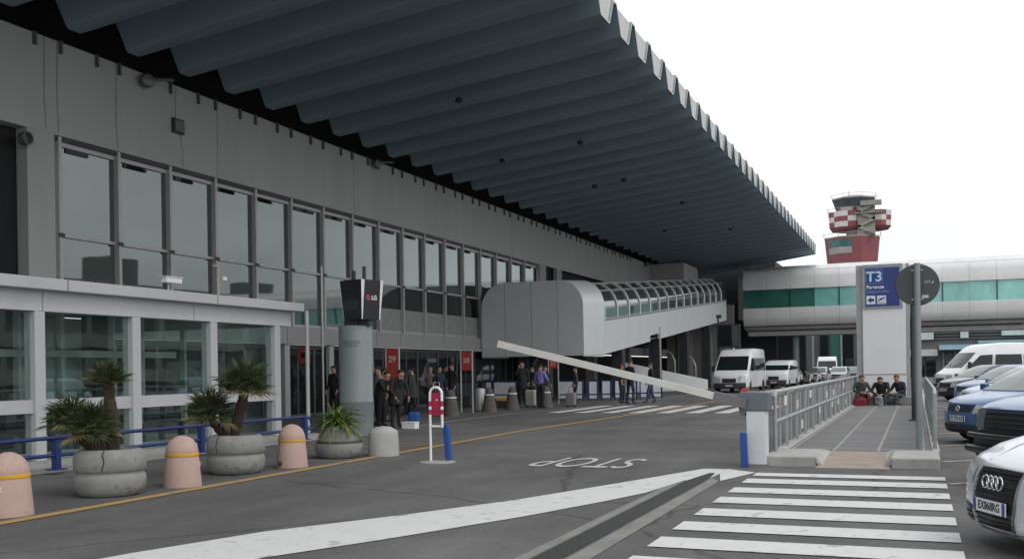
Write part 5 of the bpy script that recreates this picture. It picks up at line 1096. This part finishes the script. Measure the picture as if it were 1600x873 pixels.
def suv(x, y, rz, label, col):
    c = Car([(-.08, .32), (-.01, .4), (0, .55), (-.0, .75), (-.02, .86), (-.06, .95)], [(-.16, 1.0), (-.5, 1.07), (-.95, 1.12), (-1.2, 1.15), (-1.6, 1.45), (-1.95, 1.66), (-2.3, 1.73), (-3.4, 1.73), (-4.2, 1.68)], [(-4.5, 1.1), (-4.58, .9), (-4.6, .5), (-4.5, .35)], 1.82, 1.74, 1.13, 4.6, -.85, -3.6, .36, narrow=.82, bow=.14, nose=.08, bottom=.32)
    pm = paint('suv_blue_paint', col); e = car_root('parked_car', x, y, rz, label, 'car', PARKED); c.body('body', pm, e); c.wheels(e)
    c.front_patch(.34, .68, -.99, .99, .05).build('bumper', M('bumper_black', (.022, .022, .023), .6), e, local=True)
    c.front_patch(.685, .93, -.62, .62, .012).build('grille', M('grille_black', (.018, .018, .02), .5), e, local=True)
    sl = MB()
    for z in (.73, .79, .85, .91): sl.tube([c.pt(c.xf(z), z, -.6 + .15 * k, .02) for k in range(9)], .012, 5)
    sl.build('grille_bar', M('bar_dark', (.05, .05, .052), .4, .4), e, local=True)
    MB().tube([c.pt(c.xf(.62), .62, -.95 + .19 * k, .12) for k in range(11)], .035, 8).tube([c.pt(c.xf(.45), .45, -.98 + .196 * k, .14) for k in range(11)], .045, 8).build('bull_bar', PLASTIC, e, local=True)
    for sg in (-1, 1):
        c.front_patch(.7, .93, sg * .66, sg * .98, .012, 4, 5).build('headlight', M('lamp_smoke', (.12, .12, .12), .15), e, local=True); mirror(e, c, -1.5, 1.16, pm, sg)
        c.side_patch([(-1.5, 1.18), (-2.0, 1.6), (-3.4, 1.63), (-4.1, 1.55), (-4.2, 1.2)], sg).build('side_window', MATS['door_glass'], e, local=True)
    c.strip_patch([(-1.22, 1.17), (-1.6, 1.45), (-1.9, 1.63)], -.9, .9, .006).build('windscreen', M('windscreen_sky', (.17, .21, .2), .06), e, local=True)
suv(1.02, 13.2, HEAD, 'blue off roader with black grille and bull bar, second car from the camera', (.04, .11, .26))

def van(x, y, rz, label, L=5.4, H=2.5, W=2.02, group=None, bump=True, txt='DE 421 RX', name='parked_van', wcol=(.72, .73, .74)):
    k = H / 2.5
    c = Car([(-.08, .26), (-.01, .34), (0, .5), (0, .72), (-.03, .88), (-.08, 1.0)], [(-.2, 1.1), (-.55, 1.27), (-.95, 1.68 * k), (-1.3, 2.05 * k), (-1.6, 2.32 * k), (-2.0, 2.46 * k), (-2.6, 2.5 * k), (-L + .3, 2.48 * k)], [(-L + .06, 2.36 * k), (-L, 1.6), (-L, .6), (-L + .05, .35)], W, H, 1.3, L, -.95, -L + 1.1, .34, narrow=.88, bow=.16, nose=.07, bottom=.26)
    pm = paint('van_white', wcol, .0); e = car_root(name, x, y, rz, label, 'van', group); c.body('body', pm, e); c.wheels(e)
    c.front_patch(.27, .6, -.99, .99, .012).build('bumper', M('van_bumper', (.05, .05, .053), .6), e, local=True)
    c.front_patch(.62, .86, -.42, .42, .01).build('grille', PLASTIC, e, local=True)
    MB().box((c.xf(.74) + .02, -.05, .71), (c.xf(.74) + .03, .05, .77)).build('badge', M('badge_dark_red', (.2, .03, .03), .4), e, local=True)
    for sg in (-1, 1):
        c.front_patch(.66, 1.0, sg * .56, sg * .96, .012, 4, 5).build('headlight', LAMPG, e, local=True)
        y_ = sg * (c.hw(-1.0, 1.45)); MB().box((-.98, y_ + sg * .05, 1.3), (-.88, y_ + sg * .24, 1.62)).box((-1.0, y_ - sg * .05, 1.36), (-.94, y_ + sg * .1, 1.42)).build('mirror', PLASTIC, e, local=True, bevel=.02)
        c.side_patch([(-.85, 1.35), (-1.45, 1.92 * k), (-2.05, 1.95 * k), (-2.05, 1.35)], sg).build('side_window', MATS['door_glass'], e, local=True)
        if group != 'no':
            for i in range(2):
                a = -2.2 - i * 1.45; c.side_patch([(a, 1.35), (a, 1.95 * k), (a - 1.35, 1.95 * k), (a - 1.35, 1.35)], sg).build('side_window', MATS['door_glass'], e, local=True)
        MB().tube([(c.pt(-2.12, z, sg)[0], sg * (c.hw(-2.12, z) + .002), z) for z in (.5, .9, 1.3, 1.9 * k)], .006, 4).build('door_seam', M('seam_grey', (.25, .26, .27), .5), e, local=True)
    c.strip_patch([(-.62, 1.34), (-.95, 1.68 * k), (-1.3, 2.05 * k)], -.9, .9, .006).build('windscreen', MATS['door_glass'], e, local=True)
    wp = MB()
    for sg in (-1, 1): wp.tube([c.pt(-.62, 1.36, sg * .1), c.pt(-.8, 1.55, sg * .55)], .012, 4)
    wp.build('wiper', PLASTIC, e, local=True); plate(e, c, txt, .44, x=c.xf(.44) + .03)
    return e
DOWN = -PI / 2
v1 = van(-10.4, 60.0, DOWN - R_(5), 'large white van facing the camera behind the barrier arm', H=2.68, W=2.15)
o = MB().box((-.25, -.2, 0), (.25, .2, .28)).build('roof_box', M('roof_sign', (.6, .6, .58), .5), bevel=.02); o.location = (-10.75, 62.6, 2.66); tag(o, 'small white box sign on top of the large white van', 'roof sign')
van(-9.3, 71.5, DOWN - R_(4), 'smaller white minivan parked behind the large white van', L=4.8, H=2.0, W=1.9, txt='DF 652 PA')
van(-8.3, 104, DOWN + R_(3), 'distant white high roofed van under the footbridge', L=5.4, H=2.5, W=2.0, txt='DL 117 GB')
van(1.0, 52.0, math.atan2(-.42, -.9), 'white minibus parked beyond the row of blue cars at right', L=5.8, H=2.5, W=2.0, txt='BX 736 TF', wcol=(.62, .62, .62))
e = hatch(-6.0, 106, DOWN + R_(4), 'distant dark car right of the white high roofed van', (.025, .027, .03), False, 'DM 280 VC', mname='black_car_paint'); e['group'] = 'cars parked under the footbridge'
e = hatch(-4.6, 108, DOWN + R_(4), 'distant grey car half behind the sign totem', (.1, .1, .11), False, 'CT 505 HN', mname='grey_car_paint'); e['group'] = 'cars parked under the footbridge'
for x, y, cl, lb, nm in ((-8.0, 88.0, (.6, .6, .6), 'distant white car behind the row of scooters', 'distant_white'), (-6.9, 97.0, (.45, .46, .48), 'distant silver car between the scooters and the white high roofed van', 'distant_silver'), (-9.6, 79.5, (.62, .62, .62), 'white car close behind the smaller white minivan', 'white_queue')):
    e = hatch(x, y, DOWN - R_(4), lb, cl, False, 'DG 739 KM', mname=nm + '_paint'); e['group'] = 'cars queued behind the white vans'
for x, y, cl, lb in ((2.2, 78, (.6, .6, .6), 'far white car left of the white minibus'), (4.2, 86, (.3, .32, .36), 'far grey car behind the white minibus'), (7.0, 84, (.08, .1, .14), 'far dark blue car above the parked row')):
    e = hatch(x, y, HEAD, lb, cl, False, 'CH 390 WM', mname=lb.split(' car')[0].replace(' ', '_')); e['group'] = 'far cars in the car park'
# scooters in a row by the road
sc0 = None
for i, (x, y, lb) in enumerate(((-8.9, 82, 'white scooter nearest the white minivan'), (-8.3, 83.5, 'second scooter from the white minivan in the parked row'), (-7.7, 85, 'third scooter from the white minivan in the parked row'), (-7.1, 86.5, 'scooter at the far end of the parked row'))):
    if sc0 is None:
        sc0 = empty('motor_scooter', (0, 0, 0), lb, 'scooter', 'scooters parked in a row by the road')
        for yy in (-.62, .62):
            R = Matrix.Translation((0, yy, .25)) @ Matrix.Rotation(PI / 2, 4, 'Y'); MB().lathe([(.12, -.05), (.22, -.06), (.25, 0), (.22, .06), (.12, .05)], n=16, T=R).build('wheel', RUBBER, sc0, local=True)
        MB().prism([(-.16, .8, .5), (-.16, .1, .35), (-.16, .0, .25), (-.16, -.3, .25), (-.16, -.3, .32), (-.16, .0, .35), (-.16, .15, .7), (-.16, .8, .75)], (.32, 0, 0)).build('body', M('scooter_body', (.12, .1, .1), .4), sc0, local=True, bevel=.03)
        MB().prism([(-.22, -.42, .3), (-.18, -.5, .9), (.18, -.5, .9), (.22, -.42, .3)], (0, -.06, 0)).build('leg_shield', M('scooter_white', (.6, .6, .6), .4), sc0, local=True); MB().prism([(-.17, -.53, .91), (-.12, -.42, 1.22), (.12, -.42, 1.22), (.17, -.53, .91)], (0, -.02, 0)).build('fly_screen', M('screen_smoke', (.08, .09, .09), .2), sc0, local=True)
        MB().box((-.14, .05, .76), (.14, .8, .86)).build('seat', RUBBER, sc0, local=True, bevel=.03); MB().tube([(-.35, -.35, 1.05), (0, -.45, 1.0), (.35, -.35, 1.05)], .02, 6).tube([(0, -.47, 1.0), (0, -.6, .3)], .03, 6).build('handlebar', PLASTIC, sc0, local=True); o = sc0
    else: o = copy_tree(sc0)
    o.location = (x, y, 0); o.rotation_euler = (0, 0, R_((48, 62, 40, 55)[i])); o['label'] = lb

# ------------------------------------------------------------------ car park opposite, seen only as a reflection in the glazing
e = empty('car_park_building', (50, 90, 0), 'concrete multi storey car park opposite the terminal', 'building')
for i in range(4): MB().box((46, 52, 3.4 * i + 1.0), (60, 190, 3.4 * i + 2.3)).build('deck_parapet', CONC, e)
MB().box((48, 52.5, 0), (59, 189, 12.5)).build('core', M('car_park_dark', (.24, .265, .255), .8), e)
for i in range(14): MB().box((46.5, 54 + 10 * i, 0), (47.2, 54.8 + 10 * i, 12.0)).build('column', CONC, e)
for y, h in ((64, 15), (92, 16), (120, 15)): MB().box((49, y, 12.4), (53, y + 5, h)).build('stair_tower', CONCD, e)
